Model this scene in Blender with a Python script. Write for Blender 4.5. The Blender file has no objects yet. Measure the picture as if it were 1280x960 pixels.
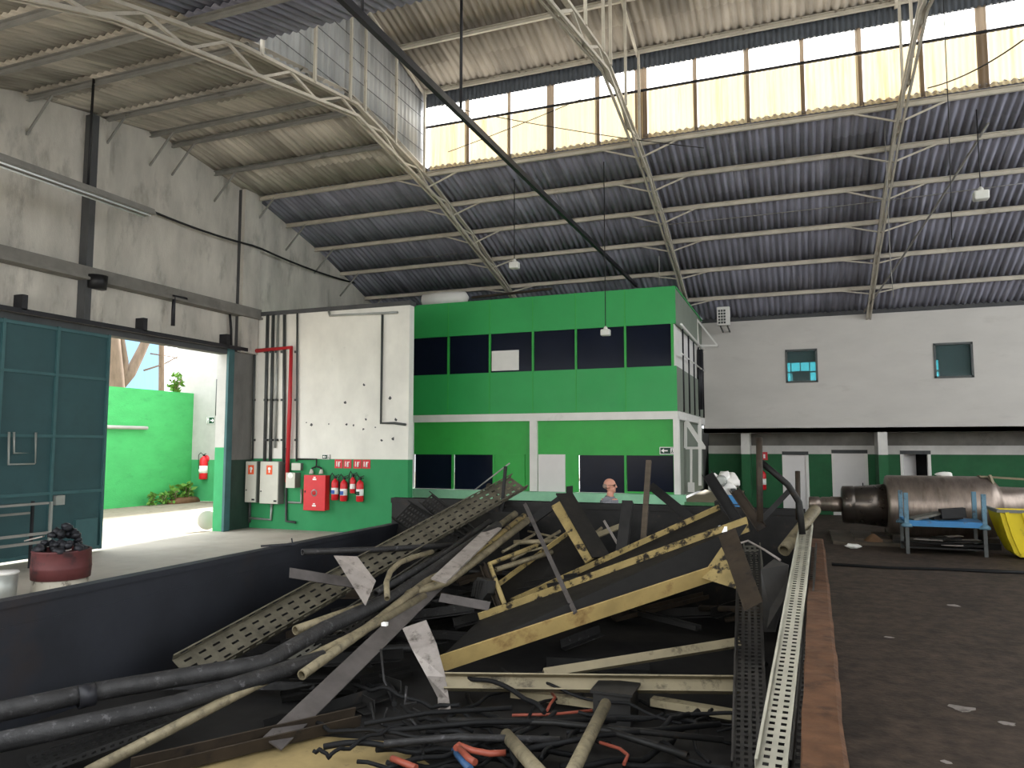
import bpy, bmesh, math, random
from mathutils import Vector, Matrix, noise as mnoise
random.seed(7)
S = bpy.context.scene
COL = S.collection

# ------------------------------------------------------------------ camera, world, light, exposure
F, CX, CY, H = 930.0, 640.0, 480.0, 2.35
PITCH = math.atan(77 / F)
YAW = math.atan(360 / math.hypot(F, 77))
cam = bpy.data.objects.new('camera', bpy.data.cameras.new('camera'))
COL.objects.link(cam)
cam.location = (0, 0, H)
cam.rotation_euler = (math.pi / 2 + PITCH, 0, YAW)
cam.data.sensor_width = 36
cam.data.lens = F * 36 / 1280
cam.data.clip_end = 500
S.camera = cam
S.view_settings.view_transform = 'Standard'
S.view_settings.look = 'None'
S.view_settings.gamma = 1
S.view_settings.use_curve_mapping = False
S.view_settings.exposure = 2.15

W = bpy.data.worlds.new('sky')
S.world = W
W.use_nodes = True
bg = W.node_tree.nodes['Background']
bg.inputs[0].default_value = (0.93, 0.97, 1.0, 1)
bg.inputs[1].default_value = 1.0


def add_light(name, kind, loc, rot, energy, color=(1, 1, 1), size=None, size_y=None, angle=None):
    d = bpy.data.lights.new(name, kind)
    d.energy = energy
    d.color = color
    if size:
        d.shape = 'RECTANGLE'
        d.size = size
        d.size_y = size_y or size
    if angle:
        d.angle = angle
    o = bpy.data.objects.new(name, d)
    COL.objects.link(o)
    o.location = loc
    o.rotation_euler = rot
    return o


# soft high sun from beyond the back wall: lights the yard and the clerestory from outside
sun = add_light('sun', 'SUN', (0, 0, 30), (math.radians(-50), math.radians(-3), 0), 6.0, (1, 0.97, 0.92), angle=math.radians(8))


# ------------------------------------------------------------------ helpers
def ray(px, py):
    x = (px - CX) / F
    u = -(py - CY) / F
    c, s = math.cos(PITCH), math.sin(PITCH)
    f2 = c - u * s
    z = s + u * c
    cy, sy = math.cos(YAW), math.sin(YAW)
    return Vector((x * cy - f2 * sy, x * sy + f2 * cy, z))


def aY(px, py, Y):
    r = ray(px, py)
    t = Y / r.y
    return Vector((r.x * t, Y, r.z * t + H))


def aX(px, py, X):
    r = ray(px, py)
    t = X / r.x
    return Vector((X, r.y * t, r.z * t + H))


def aZ(px, py, Z):
    r = ray(px, py)
    t = (Z - H) / r.z
    return Vector((r.x * t, r.y * t, Z))


ORD = ['first', 'second', 'third', 'fourth', 'fifth', 'sixth', 'seventh', 'eighth', 'ninth', 'tenth', 'eleventh', 'twelfth',
       'thirteenth', 'fourteenth', 'fifteenth', 'sixteenth', 'seventeenth', 'eighteenth', 'nineteenth', 'twentieth',
       'twenty-first', 'twenty-second', 'twenty-third', 'twenty-fourth', 'twenty-fifth']


class MB:
    """collects shapes; build() links them as ONE mesh object"""

    def __init__(self):
        self.v = []
        self.f = []
        self.mi = []
        self.sm = []
        self.cur = 0
        self.smooth = False

    def add(self, vs, fs, smooth=None):
        b = len(self.v)
        self.v += [tuple(p) for p in vs]
        for f in fs:
            self.f.append(tuple(b + i for i in f))
            self.mi.append(self.cur)
            self.sm.append(self.smooth if smooth is None else smooth)
        return self

    def box(self, x0, x1, y0, y1, z0, z1):
        vs = [(x, y, z) for z in (z0, z1) for y in (y0, y1) for x in (x0, x1)]
        return self.add(vs, [(0, 2, 3, 1), (4, 5, 7, 6), (0, 1, 5, 4), (1, 3, 7, 5), (3, 2, 6, 7), (2, 0, 4, 6)], False)

    def prism(self, poly, p0, p1, up=(0, 0, 1)):
        """closed 2D polygon (right, up) swept straight from p0 to p1"""
        p0, p1 = Vector(p0), Vector(p1)
        d = (p1 - p0).normalized()
        u = Vector(up)
        if abs(d.dot(u.normalized())) > 0.98:
            u = Vector((0, 1, 0.01))
        r = d.cross(u).normalized()
        u = r.cross(d).normalized()
        n = len(poly)
        vs = [p0 + r * a + u * b for a, b in poly] + [p1 + r * a + u * b for a, b in poly]
        fs = [(i, (i + 1) % n, n + (i + 1) % n, n + i) for i in range(n)]
        fs += [tuple(range(n - 1, -1, -1)), tuple(range(n, 2 * n))]
        return self.add(vs, fs, False)

    def bar(self, p0, p1, w, h, up=(0, 0, 1)):
        return self.prism([(-w / 2, -h / 2), (w / 2, -h / 2), (w / 2, h / 2), (-w / 2, h / 2)], p0, p1, up)

    def tube(self, pts, r, n=10, r1=None, hollow=0.0, cap=True):
        pts = [Vector(p) for p in pts]
        m = len(pts)
        rings = []
        prev = None
        for i, p in enumerate(pts):
            if i == 0:
                d = pts[1] - p
            elif i == m - 1:
                d = p - pts[i - 1]
            else:
                d = (pts[i + 1] - p).normalized() + (p - pts[i - 1]).normalized()
            d = d.normalized()
            if prev is None:
                a = Vector((0, 0, 1)) if abs(d.z) < 0.9 else Vector((1, 0, 0))
                x = d.cross(a).normalized()
            else:
                x = (prev - d * prev.dot(d)).normalized()
            prev = x
            y = d.cross(x)
            rr = r if r1 is None else r + (r1 - r) * i / (m - 1)
            rings.append([p + x * (rr * math.cos(2 * math.pi * k / n)) + y * (rr * math.sin(2 * math.pi * k / n)) for k in range(n)])
        vs = [q for ring in rings for q in ring]
        fs = [(i * n + k, i * n + (k + 1) % n, (i + 1) * n + (k + 1) % n, (i + 1) * n + k) for i in range(m - 1) for k in range(n)]
        self.add(vs, fs, True)
        if hollow:
            for ring, p, nb in ((rings[0], pts[0], pts[1]), (rings[-1], pts[-1], pts[-2])):
                inn = [p + (q - p) * (1 - hollow) for q in ring]
                dp = (nb - p).normalized() * min(4 * r, (nb - p).length * .9)
                deep = [q + dp for q in inn]
                self.add(ring + inn + deep, [(k, (k + 1) % n, n + (k + 1) % n, n + k) for k in range(n)] +
                         [(n + k, n + (k + 1) % n, 2 * n + (k + 1) % n, 2 * n + k) for k in range(n)] + [tuple(range(2 * n, 3 * n))], False)
        elif cap:
            self.add(rings[0] + rings[-1], [tuple(range(n)), tuple(range(2 * n - 1, n - 1, -1))], False)
        return self

    def lathe(self, o, axis, prof, n=24):
        """prof: list of (distance along axis, radius)"""
        o = Vector(o)
        d = Vector(axis).normalized()
        a = Vector((0, 0, 1)) if abs(d.z) < 0.9 else Vector((1, 0, 0))
        x = d.cross(a).normalized()
        y = d.cross(x)
        vs = []
        for t, r in prof:
            r = max(r, 1e-4)
            vs += [o + d * t + x * (r * math.cos(2 * math.pi * k / n)) + y * (r * math.sin(2 * math.pi * k / n)) for k in range(n)]
        m = len(prof)
        fs = [(i * n + k, i * n + (k + 1) % n, (i + 1) * n + (k + 1) % n, (i + 1) * n + k) for i in range(m - 1) for k in range(n)]
        fs += [tuple(range(n - 1, -1, -1)), tuple(range((m - 1) * n, m * n))]
        return self.add(vs, fs, True)

    def poly(self, pts, th, nrm):
        """flat polygon with thickness"""
        nrm = Vector(nrm).normalized() * th
        pts = [Vector(p) for p in pts]
        n = len(pts)
        vs = pts + [p + nrm for p in pts]
        fs = [tuple(range(n - 1, -1, -1)), tuple(range(n, 2 * n))] + [(i, (i + 1) % n, n + (i + 1) % n, n + i) for i in range(n)]
        return self.add(vs, fs, False)

    def blob(self, c, rx, ry, rz, seed=0, amp=0.25, n=2):
        bm = bmesh.new()
        bmesh.ops.create_icosphere(bm, subdivisions=n, radius=1)
        vs = []
        for v in bm.verts:
            k = 1 + amp * mnoise.noise(v.co * 1.7 + Vector((seed * 3.1, seed * 1.7, 0)))
            vs.append((c[0] + v.co.x * rx * k, c[1] + v.co.y * ry * k, c[2] + v.co.z * rz * k))
        bm.verts.index_update()
        fs = [tuple(v.index for v in f.verts) for f in bm.faces]
        bm.free()
        return self.add(vs, fs, True)

    def build(self, name, mats, parent=None, bevel=0.0):
        me = bpy.data.meshes.new(name)
        me.from_pydata(self.v, [], self.f)
        me.polygons.foreach_set('material_index', self.mi)
        me.polygons.foreach_set('use_smooth', self.sm)
        for m in (mats if isinstance(mats, (list, tuple)) else [mats]):
            me.materials.append(m)
        bm = bmesh.new()
        bm.from_mesh(me)
        bmesh.ops.remove_doubles(bm, verts=bm.verts, dist=1e-5)
        bmesh.ops.recalc_face_normals(bm, faces=bm.faces)
        bm.to_mesh(me)
        bm.free()
        me.update()
        o = bpy.data.objects.new(name, me)
        COL.objects.link(o)
        if parent is not None:
            o.parent = parent
            o.matrix_parent_inverse = Matrix.Translation(-Vector(parent.location))
        if bevel:
            b = o.modifiers.new('bevel', 'BEVEL')
            b.width = bevel
            b.segments = 2
            b.limit_method = 'ANGLE'
        return o


def tag(o, label, cat, group=None, kind=None):
    o['label'] = label
    o['category'] = cat
    if group:
        o['group'] = group
    o['kind'] = kind or 'thing'
    return o


def thing(name, label, cat, loc, group=None):
    o = bpy.data.objects.new(name, None)
    COL.objects.link(o)
    o.location = loc
    o.empty_display_size = 0.1
    return tag(o, label, cat, group)


def struct(o):
    o['kind'] = 'structure'
    return o


def wall_cut(mb, u0, u1, v0, v1, holes, put):
    """rectangular wall with holes; put(u0,u1,v0,v1) adds one solid box"""
    us = sorted({u0, u1} | {h[0] for h in holes} | {h[1] for h in holes})
    for a, b in zip(us[:-1], us[1:]):
        segs = [(v0, v1)]
        for h in holes:
            if h[0] < b - 1e-6 and h[1] > a + 1e-6:
                ns = []
                for s0, s1 in segs:
                    if h[2] > s0:
                        ns.append((s0, min(h[2], s1)))
                    if h[3] < s1:
                        ns.append((max(h[3], s0), s1))
                segs = [s for s in ns if s[1] - s[0] > 1e-6]
        for s0, s1 in segs:
            put(a, b, s0, s1)


# ------------------------------------------------------------------ materials
def srgb(h):
    h = h.lstrip('#')
    c = [int(h[i:i + 2], 16) / 255 for i in (0, 2, 4)]
    return tuple((x / 12.92 if x <= 0.04045 else ((x + 0.055) / 1.055) ** 2.4) for x in c)


def pm(name, base, rough=0.7, metal=0.0, var=0.25, scale=2.5, dirt=None, amt=0.5, dscale=1.2, stretch=(1, 1, 1), bump=0.0, bscale=30,
       spec=0.4, dsharp=0.12, base2=None, split=None, cells=None):
    """noise-varied paint / metal / concrete; dirt is a second colour in its own patches; split = (axis, height, colour above)"""
    if isinstance(base, str):
        base = srgb(base)
    m = bpy.data.materials.new(name)
    m.use_nodes = True
    nt = m.node_tree
    N, L = nt.nodes, nt.links
    bs = N['Principled BSDF']
    tc = N.new('ShaderNodeTexCoord')
    mp = N.new('ShaderNodeMapping')
    mp.inputs['Scale'].default_value = stretch
    L.new(tc.outputs['Object'], mp.inputs['Vector'])

    def nz(sc, det=6, rg=0.6):
        n = N.new('ShaderNodeTexNoise')
        n.inputs['Scale'].default_value = sc
        n.inputs['Detail'].default_value = det
        n.inputs['Roughness'].default_value = rg
        L.new(mp.outputs[0], n.inputs['Vector'])
        return n.outputs['Fac']

    def mixc(fac, a, b):
        x = N.new('ShaderNodeMix')
        x.data_type = 'RGBA'
        if hasattr(fac, 'is_linked'):
            L.new(fac, x.inputs[0])
        else:
            x.inputs[0].default_value = fac
        for s, i in ((a, 6), (b, 7)):
            if isinstance(s, tuple):
                x.inputs[i].default_value = (*s[:3], 1)
            else:
                L.new(s, x.inputs[i])
        return x.outputs[2]

    def ramp(src, a, b):
        r = N.new('ShaderNodeMapRange')
        r.inputs[1].default_value = a
        r.inputs[2].default_value = b
        L.new(src, r.inputs[0])
        return r.outputs[0]

    lo = tuple(max(0, c * (1 - var)) for c in base)
    hi = tuple(min(1, c * (1 + var)) for c in base)
    if base2:
        b2 = srgb(base2) if isinstance(base2, str) else base2
        lo, hi = base, b2
    col = mixc(ramp(nz(scale), 0.3, 0.7), lo, hi)
    if split:
        ax, hgt, c2 = split
        c2 = srgb(c2)
        sx = N.new('ShaderNodeSeparateXYZ')
        L.new(tc.outputs['Object'], sx.inputs[0])
        col2 = mixc(ramp(nz(scale), 0.3, 0.7), tuple(c * (1 - var) for c in c2), tuple(min(1, c * (1 + var)) for c in c2))
        col = mixc(ramp(sx.outputs[ax], hgt - 0.01, hgt + 0.01), col, col2)
    if dirt:
        d = srgb(dirt) if isinstance(dirt, str) else dirt
        t = 1 - amt
        col = mixc(ramp(nz(dscale, 8, 0.68), 0.3 + 0.4 * t, 0.3 + 0.4 * t + dsharp), col, d)
    if cells:      # separate sheets or boards, each a little different
        cs = N.new('ShaderNodeVectorMath'); cs.operation = 'MULTIPLY'; cs.inputs[1].default_value = cells[:3]
        L.new(tc.outputs['Object'], cs.inputs[0])
        fl = N.new('ShaderNodeVectorMath'); fl.operation = 'FLOOR'
        L.new(cs.outputs[0], fl.inputs[0])
        wn_ = N.new('ShaderNodeTexWhiteNoise'); L.new(fl.outputs[0], wn_.inputs['Vector'])
        mr = N.new('ShaderNodeMapRange'); mr.inputs[3].default_value = 1 - cells[3]; mr.inputs[4].default_value = 1 + cells[3]
        L.new(wn_.outputs['Value'], mr.inputs[0])
        ml = N.new('ShaderNodeVectorMath'); ml.operation = 'SCALE'
        L.new(col, ml.inputs[0]); L.new(mr.outputs[0], ml.inputs['Scale'])
        col = ml.outputs[0]
    L.new(col, bs.inputs['Base Color'])
    rv = N.new('ShaderNodeMapRange')
    rv.inputs[3].default_value = max(0.03, rough - 0.12)
    rv.inputs[4].default_value = min(1, rough + 0.12)
    L.new(nz(scale * 2.3), rv.inputs[0])
    L.new(rv.outputs[0], bs.inputs['Roughness'])
    bs.inputs['Metallic'].default_value = metal
    bs.inputs['Specular IOR Level'].default_value = spec
    if bump:
        b = N.new('ShaderNodeBump')
        b.inputs['Strength'].default_value = bump
        b.inputs['Distance'].default_value = 0.02
        L.new(nz(bscale, 4), b.inputs['Height'])
        L.new(b.outputs[0], bs.inputs['Normal'])
    return m


def translucent(name, base, trans, stain):
    """fibreglass sheet: daylight comes through it"""
    m = pm(name, base, 0.6, var=0.1, scale=1.5, dirt=stain, amt=0.4, dscale=0.9, stretch=(4, 1, 0.2), dsharp=0.3, cells=(.855, 0, 0, .08))
    nt = m.node_tree
    N, L = nt.nodes, nt.links
    bs = N['Principled BSDF']
    src = bs.inputs['Base Color'].links[0].from_socket
    t = N.new('ShaderNodeBsdfTranslucent')
    L.new(src, t.inputs[0])
    mx = N.new('ShaderNodeMixShader')
    mx.inputs[0].default_value = trans
    L.new(bs.outputs[0], mx.inputs[1])
    L.new(t.outputs[0], mx.inputs[2])
    L.new(mx.outputs[0], N['Material Output'].inputs[0])
    return m


def glass_mat(name, col, alpha):
    m = bpy.data.materials.new(name)
    m.use_nodes = True
    N, L = m.node_tree.nodes, m.node_tree.links
    bs = N['Principled BSDF']
    bs.inputs['Base Color'].default_value = (*col, 1)
    bs.inputs['Roughness'].default_value = 0.06
    t = N.new('ShaderNodeBsdfTransparent')
    t.inputs[0].default_value = (*[min(1, c * 1.0) for c in col], 1)
    mx = N.new('ShaderNodeMixShader')
    mx.inputs[0].default_value = alpha
    L.new(bs.outputs[0], mx.inputs[1])
    L.new(t.outputs[0], mx.inputs[2])
    L.new(mx.outputs[0], N['Material Output'].inputs[0])
    return m


M = {}
M['concrete'] = pm('stained_concrete', '#bcb7ad', 0.9, var=0.22, scale=0.9, dirt='#67625b', amt=0.42, dscale=1.0, stretch=(1, 1.5, 0.55), bump=0.35, dsharp=0.28)
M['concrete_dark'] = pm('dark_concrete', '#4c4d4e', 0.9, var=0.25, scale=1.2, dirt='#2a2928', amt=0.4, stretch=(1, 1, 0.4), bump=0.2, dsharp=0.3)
M['beam_grey'] = pm('grey_concrete_ledge', '#77746e', 0.9, var=0.2, dirt='#3d3a37', amt=0.35, dscale=1.3, dsharp=0.3)
M['left_green_base'] = pm('dark_green_base_paint', '#22392f', 0.7, var=0.2, split=(2, 1.95, '#6d6c68'), dirt='#3a3835', amt=0.3, dscale=1.1, dsharp=0.3, stretch=(1, 1, .5))
M['corner_wall'] = pm('white_over_green_paint', '#2f8a55', 0.75, var=0.10, scale=1.3, split=(2, 1.98, '#e2e0d8'), dirt='#75736a', amt=0.16, dscale=1.6, dsharp=0.3, stretch=(1, 1, 0.7), bump=0.1)
M['back_white'] = pm('back_wall_white_paint', '#bdb9b3', 0.8, var=0.06, scale=0.6, dirt='#a39e97', amt=0.3, dscale=0.8, stretch=(1, 1, 2.5), dsharp=0.4)
M['back_lower'] = pm('white_over_dark_green_paint', '#1d5a34', 0.7, var=0.10, split=(2, 2.06, '#c9c6c1'))
M['office_green'] = pm('office_green_paint', '#2c9c50', 0.5, var=0.07, scale=0.8, dirt='#2b8550', amt=0.25, dscale=0.9, dsharp=0.4)
M['office_green_light'] = pm('bright_green_paint', '#30a042', 0.5, var=0.07)
M['office_side'] = pm('grey_green_side_panels', '#7d8478', 0.7, var=0.1, stretch=(1, 3, .4))
M['dock_green'] = pm('pale_green_sill_paint', '#8cc3a0', 0.7, var=0.12, dirt='#98a596', amt=0.3)
M['dock_green_dark'] = pm('worn_green_paint', '#3c6b43', 0.7, var=0.12, dirt='#84907d', amt=0.25)
M['white'] = pm('white_paint', '#dedcd7', 0.6, var=0.05, dirt='#b3afa6', amt=0.25, dsharp=0.3)
M['door_white'] = pm('door_white_paint', '#dcd8d6', 0.55, var=0.03)
M['floor_left'] = pm('worn_concrete_floor', '#a79f93', 0.75, var=0.16, scale=0.7, dirt='#6d665d', amt=0.38, dscale=0.6, bump=0.12, dsharp=0.35)
M['floor_right'] = pm('oily_brown_floor', '#3f342b', 0.8, var=0.5, scale=5, dirt='#1c1712', amt=0.55, dscale=1.1, bump=0.35, bscale=22, dsharp=0.3, stretch=(1, 1, 1), spec=0.25)
M['paving'] = pm('yard_paving', '#857b6c', 0.9, var=0.12, scale=4, dirt='#665b4a', amt=0.4, dscale=2.5, bump=0.4, bscale=8)
M['yard_green'] = pm('yard_wall_green', '#41a65d', 0.8, var=0.1, scale=1.2, dirt='#2f8149', amt=0.32, dscale=2.2, stretch=(1, 1, 2.2), bump=0.4, bscale=12, dsharp=0.3)
M['yard_white'] = pm('yard_wall_white', '#e8e6e0', 0.8, var=0.05, split=None)
M['yard_split'] = pm('yard_white_over_green', '#3f9a60', 0.8, var=0.08, split=(2, 1.75, '#aaa9a4'))
M['jamb_split'] = pm('door_jamb_white_over_green', '#3b9a63', 0.8, var=0.08, split=(2, 2.3, '#b5b4af'))
M['door_green'] = pm('gate_dark_green', '#2c4c50', 0.55, var=0.15, scale=0.8, dirt='#213a3f', amt=0.35, dscale=1.1, dsharp=0.35)
M['door_green_bar'] = pm('gate_bar_green', '#3a5e61', 0.55, var=0.15)
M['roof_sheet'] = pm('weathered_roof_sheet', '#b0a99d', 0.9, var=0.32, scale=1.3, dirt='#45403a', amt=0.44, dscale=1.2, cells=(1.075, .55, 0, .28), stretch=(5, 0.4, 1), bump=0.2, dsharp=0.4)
M['roof_shade_soot'] = pm('shaded_sooty_roof_sheet', '#82828f', 0.85, var=0.35, scale=1.1, dirt='#cfcdd6', amt=0.24, dscale=0.6, stretch=(5, 0.3, .6), bump=0.15, dsharp=0.2, cells=(1.075, .6, 0, .14))  # darker bluish grey puts the far slope's shade, with soot, into the colour
M['roof_upper'] = pm('upper_roof_sheet', '#989085', 0.9, var=0.3, scale=1.0, dirt='#4a443c', amt=0.38, dscale=0.9, stretch=(2.8, 0.4, 1), dsharp=0.35, cells=(1.0, .55, 0, .16))
M['gable_sheet'] = pm('grey_gable_sheet', '#a5a6a6', 0.6, var=0.2, scale=1.5, dirt='#6d6e71', amt=0.4, stretch=(1, 2.5, .3), dsharp=0.4, metal=0.1)
M['blue_sheet'] = pm('blue_grey_strip_sheet', '#4b5057', 0.7, var=0.12)
M['steel_cream'] = pm('cream_painted_steel', '#b9b2a4', 0.6, var=0.15, scale=3, dirt='#77604a', amt=0.24, dscale=2.2, dsharp=0.2)
M['steel_grey'] = pm('grey_painted_steel', '#86847f', 0.6, var=0.15, scale=3, dirt='#4b4640', amt=0.25)
M['steel_dark'] = pm('dark_steel', '#26262a', 0.5, metal=0.3, var=0.3, scale=3)
M['wire'] = pm('dark_wire', '#1c1c1e', 0.6)
M['wire_pale'] = pm('pale_wire', '#85837f', 0.6)
M['fibre'] = translucent('fibreglass_sheet', '#dccba6', 0.2, '#9a6c38')
M['fibre_top'] = translucent('clear_fibreglass_sheet', '#f6f4ee', 0.85, '#e2d2b8')
M['fibre_strip'] = translucent('stained_lap_strip', '#75685a', 0.3, '#463626')
M['black_glass'] = pm('dark_tinted_glass', (0.006, 0.009, 0.02), 0.2, var=0.2, scale=0.6, spec=0.1)
M['rail_red'] = pm('red_pipe_paint', '#b3272d', 0.45, var=0.1)
M['red'] = pm('red_enamel', '#cf232c', 0.35, var=0.08)
M['red_sign'] = pm('red_sign', '#c92a35', 0.5, var=0.04)
M['sign_white'] = pm('sign_white', '#f0eeea', 0.5, var=0.02)
M['sign_green'] = pm('sign_green', '#0f3b2a', 0.5, var=0.03)
M['orange'] = pm('orange_sticker', '#e0582a', 0.5, var=0.05)
M['label_blue'] = pm('blue_label', '#2c57a8', 0.5, var=0.05)
M['panel_grey'] = pm('panel_enamel', '#c3c2b6', 0.5, var=0.05, dirt='#a8a597', amt=0.25, dsharp=.3)
M['panel_side'] = pm('panel_side_enamel', '#6c6e69', 0.5, var=0.08)
M['conduit'] = pm('dark_conduit', '#4a4d4c', 0.5, metal=0.3, var=0.2)
M['galv'] = pm('galvanised_conduit', '#9a9d98', 0.45, metal=0.4, var=0.15)
M['bin_steel'] = pm('dark_bin_steel', '#24262c', 0.6, metal=0.25, var=0.3, scale=1.2, dirt='#33271f', amt=0.35, dscale=1.1, dsharp=0.35, bump=0.15, bscale=8)
M['bin_rim'] = pm('brown_rim_steel', '#523826', 0.8, spec=0.2, var=0.35, scale=6, dirt='#2a1d15', amt=0.42, dscale=5, dsharp=0.2, bump=0.3, bscale=14)
M['bin_floor'] = pm('bin_floor_steel', '#131110', 0.8, var=0.4, scale=2)
M['tray'] = pm('galvanised_tray', '#6b6961', 0.55, metal=0.4, var=0.3, scale=9, dirt='#2b2a27', amt=0.42, dscale=5, dsharp=0.3)
M['tray_yellow'] = pm('yellowed_tray', '#5d584b', 0.6, metal=0.3, var=0.3, scale=9, dirt='#2b2821', amt=0.45, dscale=5, dsharp=0.3)
M['tray_dark'] = pm('dark_tray', '#2b2a29', 0.55, metal=0.4, var=0.3, scale=4, dirt='#1f1e1d', amt=0.4, dscale=2)
M['tray_white'] = pm('pale_tray', '#b7b5a6', 0.5, metal=0.3, var=0.15, scale=4, dirt='#777363', amt=0.3, dscale=3, dsharp=0.3)
M['pipe_pale'] = pm('pale_grimy_pipe', '#7a7059', 0.6, metal=0.25, var=0.3, scale=8, dirt='#211d17', amt=0.46, dscale=9, dsharp=0.25, bump=.2, bscale=40)
M['pipe_dark'] = pm('dark_grimy_pipe', '#2c2b2b', 0.6, metal=0.3, var=0.4, scale=8, dirt='#6f6c6e', amt=0.3, dscale=12, dsharp=0.2, bump=.3, bscale=40)
M['flat_grey'] = pm('grey_flat_bar', '#544f4d', 0.55, metal=0.3, var=0.25, scale=6, dirt='#262322', amt=0.3, dscale=3)
M['plate'] = pm('pale_sheet_plate', '#958d87', 0.5, metal=0.3, var=0.2, scale=6, dirt='#37312b', amt=0.42, dscale=9, dsharp=0.2)
M['scrap_dark'] = pm('blackened_steel', '#171615', 0.6, metal=0.3, var=0.5, scale=6, dirt='#352b20', amt=0.28, dscale=6)
M['scrap_brown'] = pm('rusted_dark_steel', '#32291f', 0.7, metal=0.2, var=0.35, scale=5, dirt='#1c1815', amt=0.4, dscale=4)
M['yellow'] = pm('peeling_yellow_paint', '#8f7d50', 0.65, var=0.25, scale=4, dirt='#1c1610', amt=0.46, dscale=7, dsharp=0.08, bump=.3)
M['yellow_rust'] = pm('rusty_yellow_paint', '#a08a58', 0.6, var=0.22, scale=3, dirt='#54311a', amt=0.44, dscale=3, dsharp=0.22)
M['web_shaded'] = pm('shaded_beam_web', '#0f0d0b', 0.7, metal=0.2, var=0.3, scale=3)  # near-black: grime plus the shade below top-lit flanges put into the colour
M['cream_bar'] = pm('cream_beam_paint', '#7f755d', 0.65, var=0.15, scale=3, dirt='#3d3628', amt=0.34, dscale=5)
M['wood'] = pm('dirty_timber', '#4a4136', 0.85, var=0.3, scale=3, stretch=(1, 1, 6))
M['cable'] = pm('black_cable', '#0b0b0c', 0.7, var=0.3, spec=0.25)
M['cable_red'] = pm('red_orange_cable', '#84402f', 0.5, var=0.2)
M['cable_blue'] = pm('blue_cable', '#2c4a6c', 0.5, var=0.2)
M['plywood'] = pm('stained_sheet', '#8a7850', 0.85, var=0.25, scale=3, dirt='#3a3122', amt=0.35, dscale=4, dsharp=0.2)
M['roll'] = pm('machined_steel', '#8d8076', 0.4, metal=0.8, var=0.25, scale=2.5, dirt='#4d3a2e', amt=0.4, dscale=1.6, stretch=(3, 1, 1), dsharp=0.4)
M['roll_dark'] = pm('dark_machined_steel', '#57504a', 0.3, metal=0.85, var=0.2, scale=2)
M['blue'] = pm('blue_paint', '#3479ae', 0.5, var=0.12, dirt='#4b5a66', amt=0.25, dscale=5)
M['blue_grey'] = pm('blue_grey_paint', '#5b7f92', 0.5, var=0.2, dirt='#43494c', amt=0.4, dscale=6)
M['yellow_bin'] = pm('bright_yellow_plastic', '#d9c312', 0.5, var=0.06, dirt='#6a5d22', amt=0.25, dscale=3)
M['drum_red'] = pm('faded_red_drum', '#5c2f30', 0.6, var=0.2, dirt='#352325', amt=0.4, dscale=3)
M['drum_white'] = pm('flaking_pale_paint', '#a8a294', 0.8, var=0.2, dirt='#5c574e', amt=0.4, dscale=6)
M['chunk'] = pm('black_scrap_lump', '#25262b', 0.55, metal=0.3, var=0.4, scale=6)
M['bark'] = pm('pale_bark', '#6a5a4b', 0.9, var=0.2, scale=5, stretch=(1, 1, .3), bump=.3)
M['leaf'] = pm('leaf_green', '#55802c', 0.7, var=0.3, scale=6)
M['soil'] = pm('brown_soil', '#5f4630', 0.9)
M['tower_blue'] = pm('pale_blue_cladding', '#6d94b4', 0.5, var=0.06, stretch=(4, 4, .3))
M['skin'] = pm('skin', '#c08a74', 0.55, var=0.06)
M['hair'] = pm('short_grey_hair', '#8d7a6e', 0.8, var=0.1)
M['shirt'] = pm('grey_shirt', '#77777c', 0.85, var=0.1, scale=12)
M['trousers'] = pm('dark_trousers', '#2a2c33', 0.85)
M['lamp_white'] = pm('lamp_housing', '#cfcfc8', 0.5, var=0.05)
M['tube_glass'] = pm('fluorescent_tube', '#e8ecec', 0.3, var=0.02)
M['cyan_glass'] = glass_mat('cyan_window_glass', (0.45, 0.85, 0.9), 0.9)
M['clear_glass'] = glass_mat('clear_window_glass', (0.35, 0.5, 0.5), 0.85)
M['room_dark'] = pm('room_dark_teal', '#1c3533', 0.8)
M['black'] = pm('black_paint', '#111113', 0.5)
M['beige_floor'] = pm('dock_floor', '#8a8068', 0.8, var=0.15)

# ------------------------------------------------------------------ main dimensions
XL = -14.91          # inner face of left wall
YW = 17.5            # white corner wall
XW = aY(511, 500, YW).x
YF = 20.54           # office front
YB = 26.5            # back wall, upper storey
XR = 13.0
ROOF = [(1.2, 6.75), (3.2, 7.5), (7.0, 8.8), (10.2, 9.65), (13.9, 10.2), (17.6, 9.65), (20.8, 8.8), (24.6, 7.45), (26.7, 6.6)]


def roof_z(y):
    for (a, za), (b, zb) in zip(ROOF[:-1], ROOF[1:]):
        if y <= b:
            return za + (zb - za) * (y - a) / (b - a)
    return ROOF[-1][1]


# ------------------------------------------------------------------ floors
mb = MB(); mb.box(XL - .25, -3, -6, 30, -0.2, 0); struct(mb.build('floor', M['floor_left']))
mb = MB(); mb.box(-3, XR, -6, 30, -0.2, 0); struct(mb.build('floor', M['floor_right']))
mb = MB(); mb.box(-60, XL - .25, -10, 60, -0.25, -0.03); struct(mb.build('ground_yard', M['paving']))

# low unseen walls, added to cut low daylight into the bin; open above
mb = MB(); mb.box(XL, XR, -6.2, -6, 0, 3.6); struct(mb.build('wall_front_light_block', M['concrete']))
mb = MB(); mb.box(XR, XR + .2, -6, 30, 0, 3.6); struct(mb.build('wall_right_light_block', M['concrete']))
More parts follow.
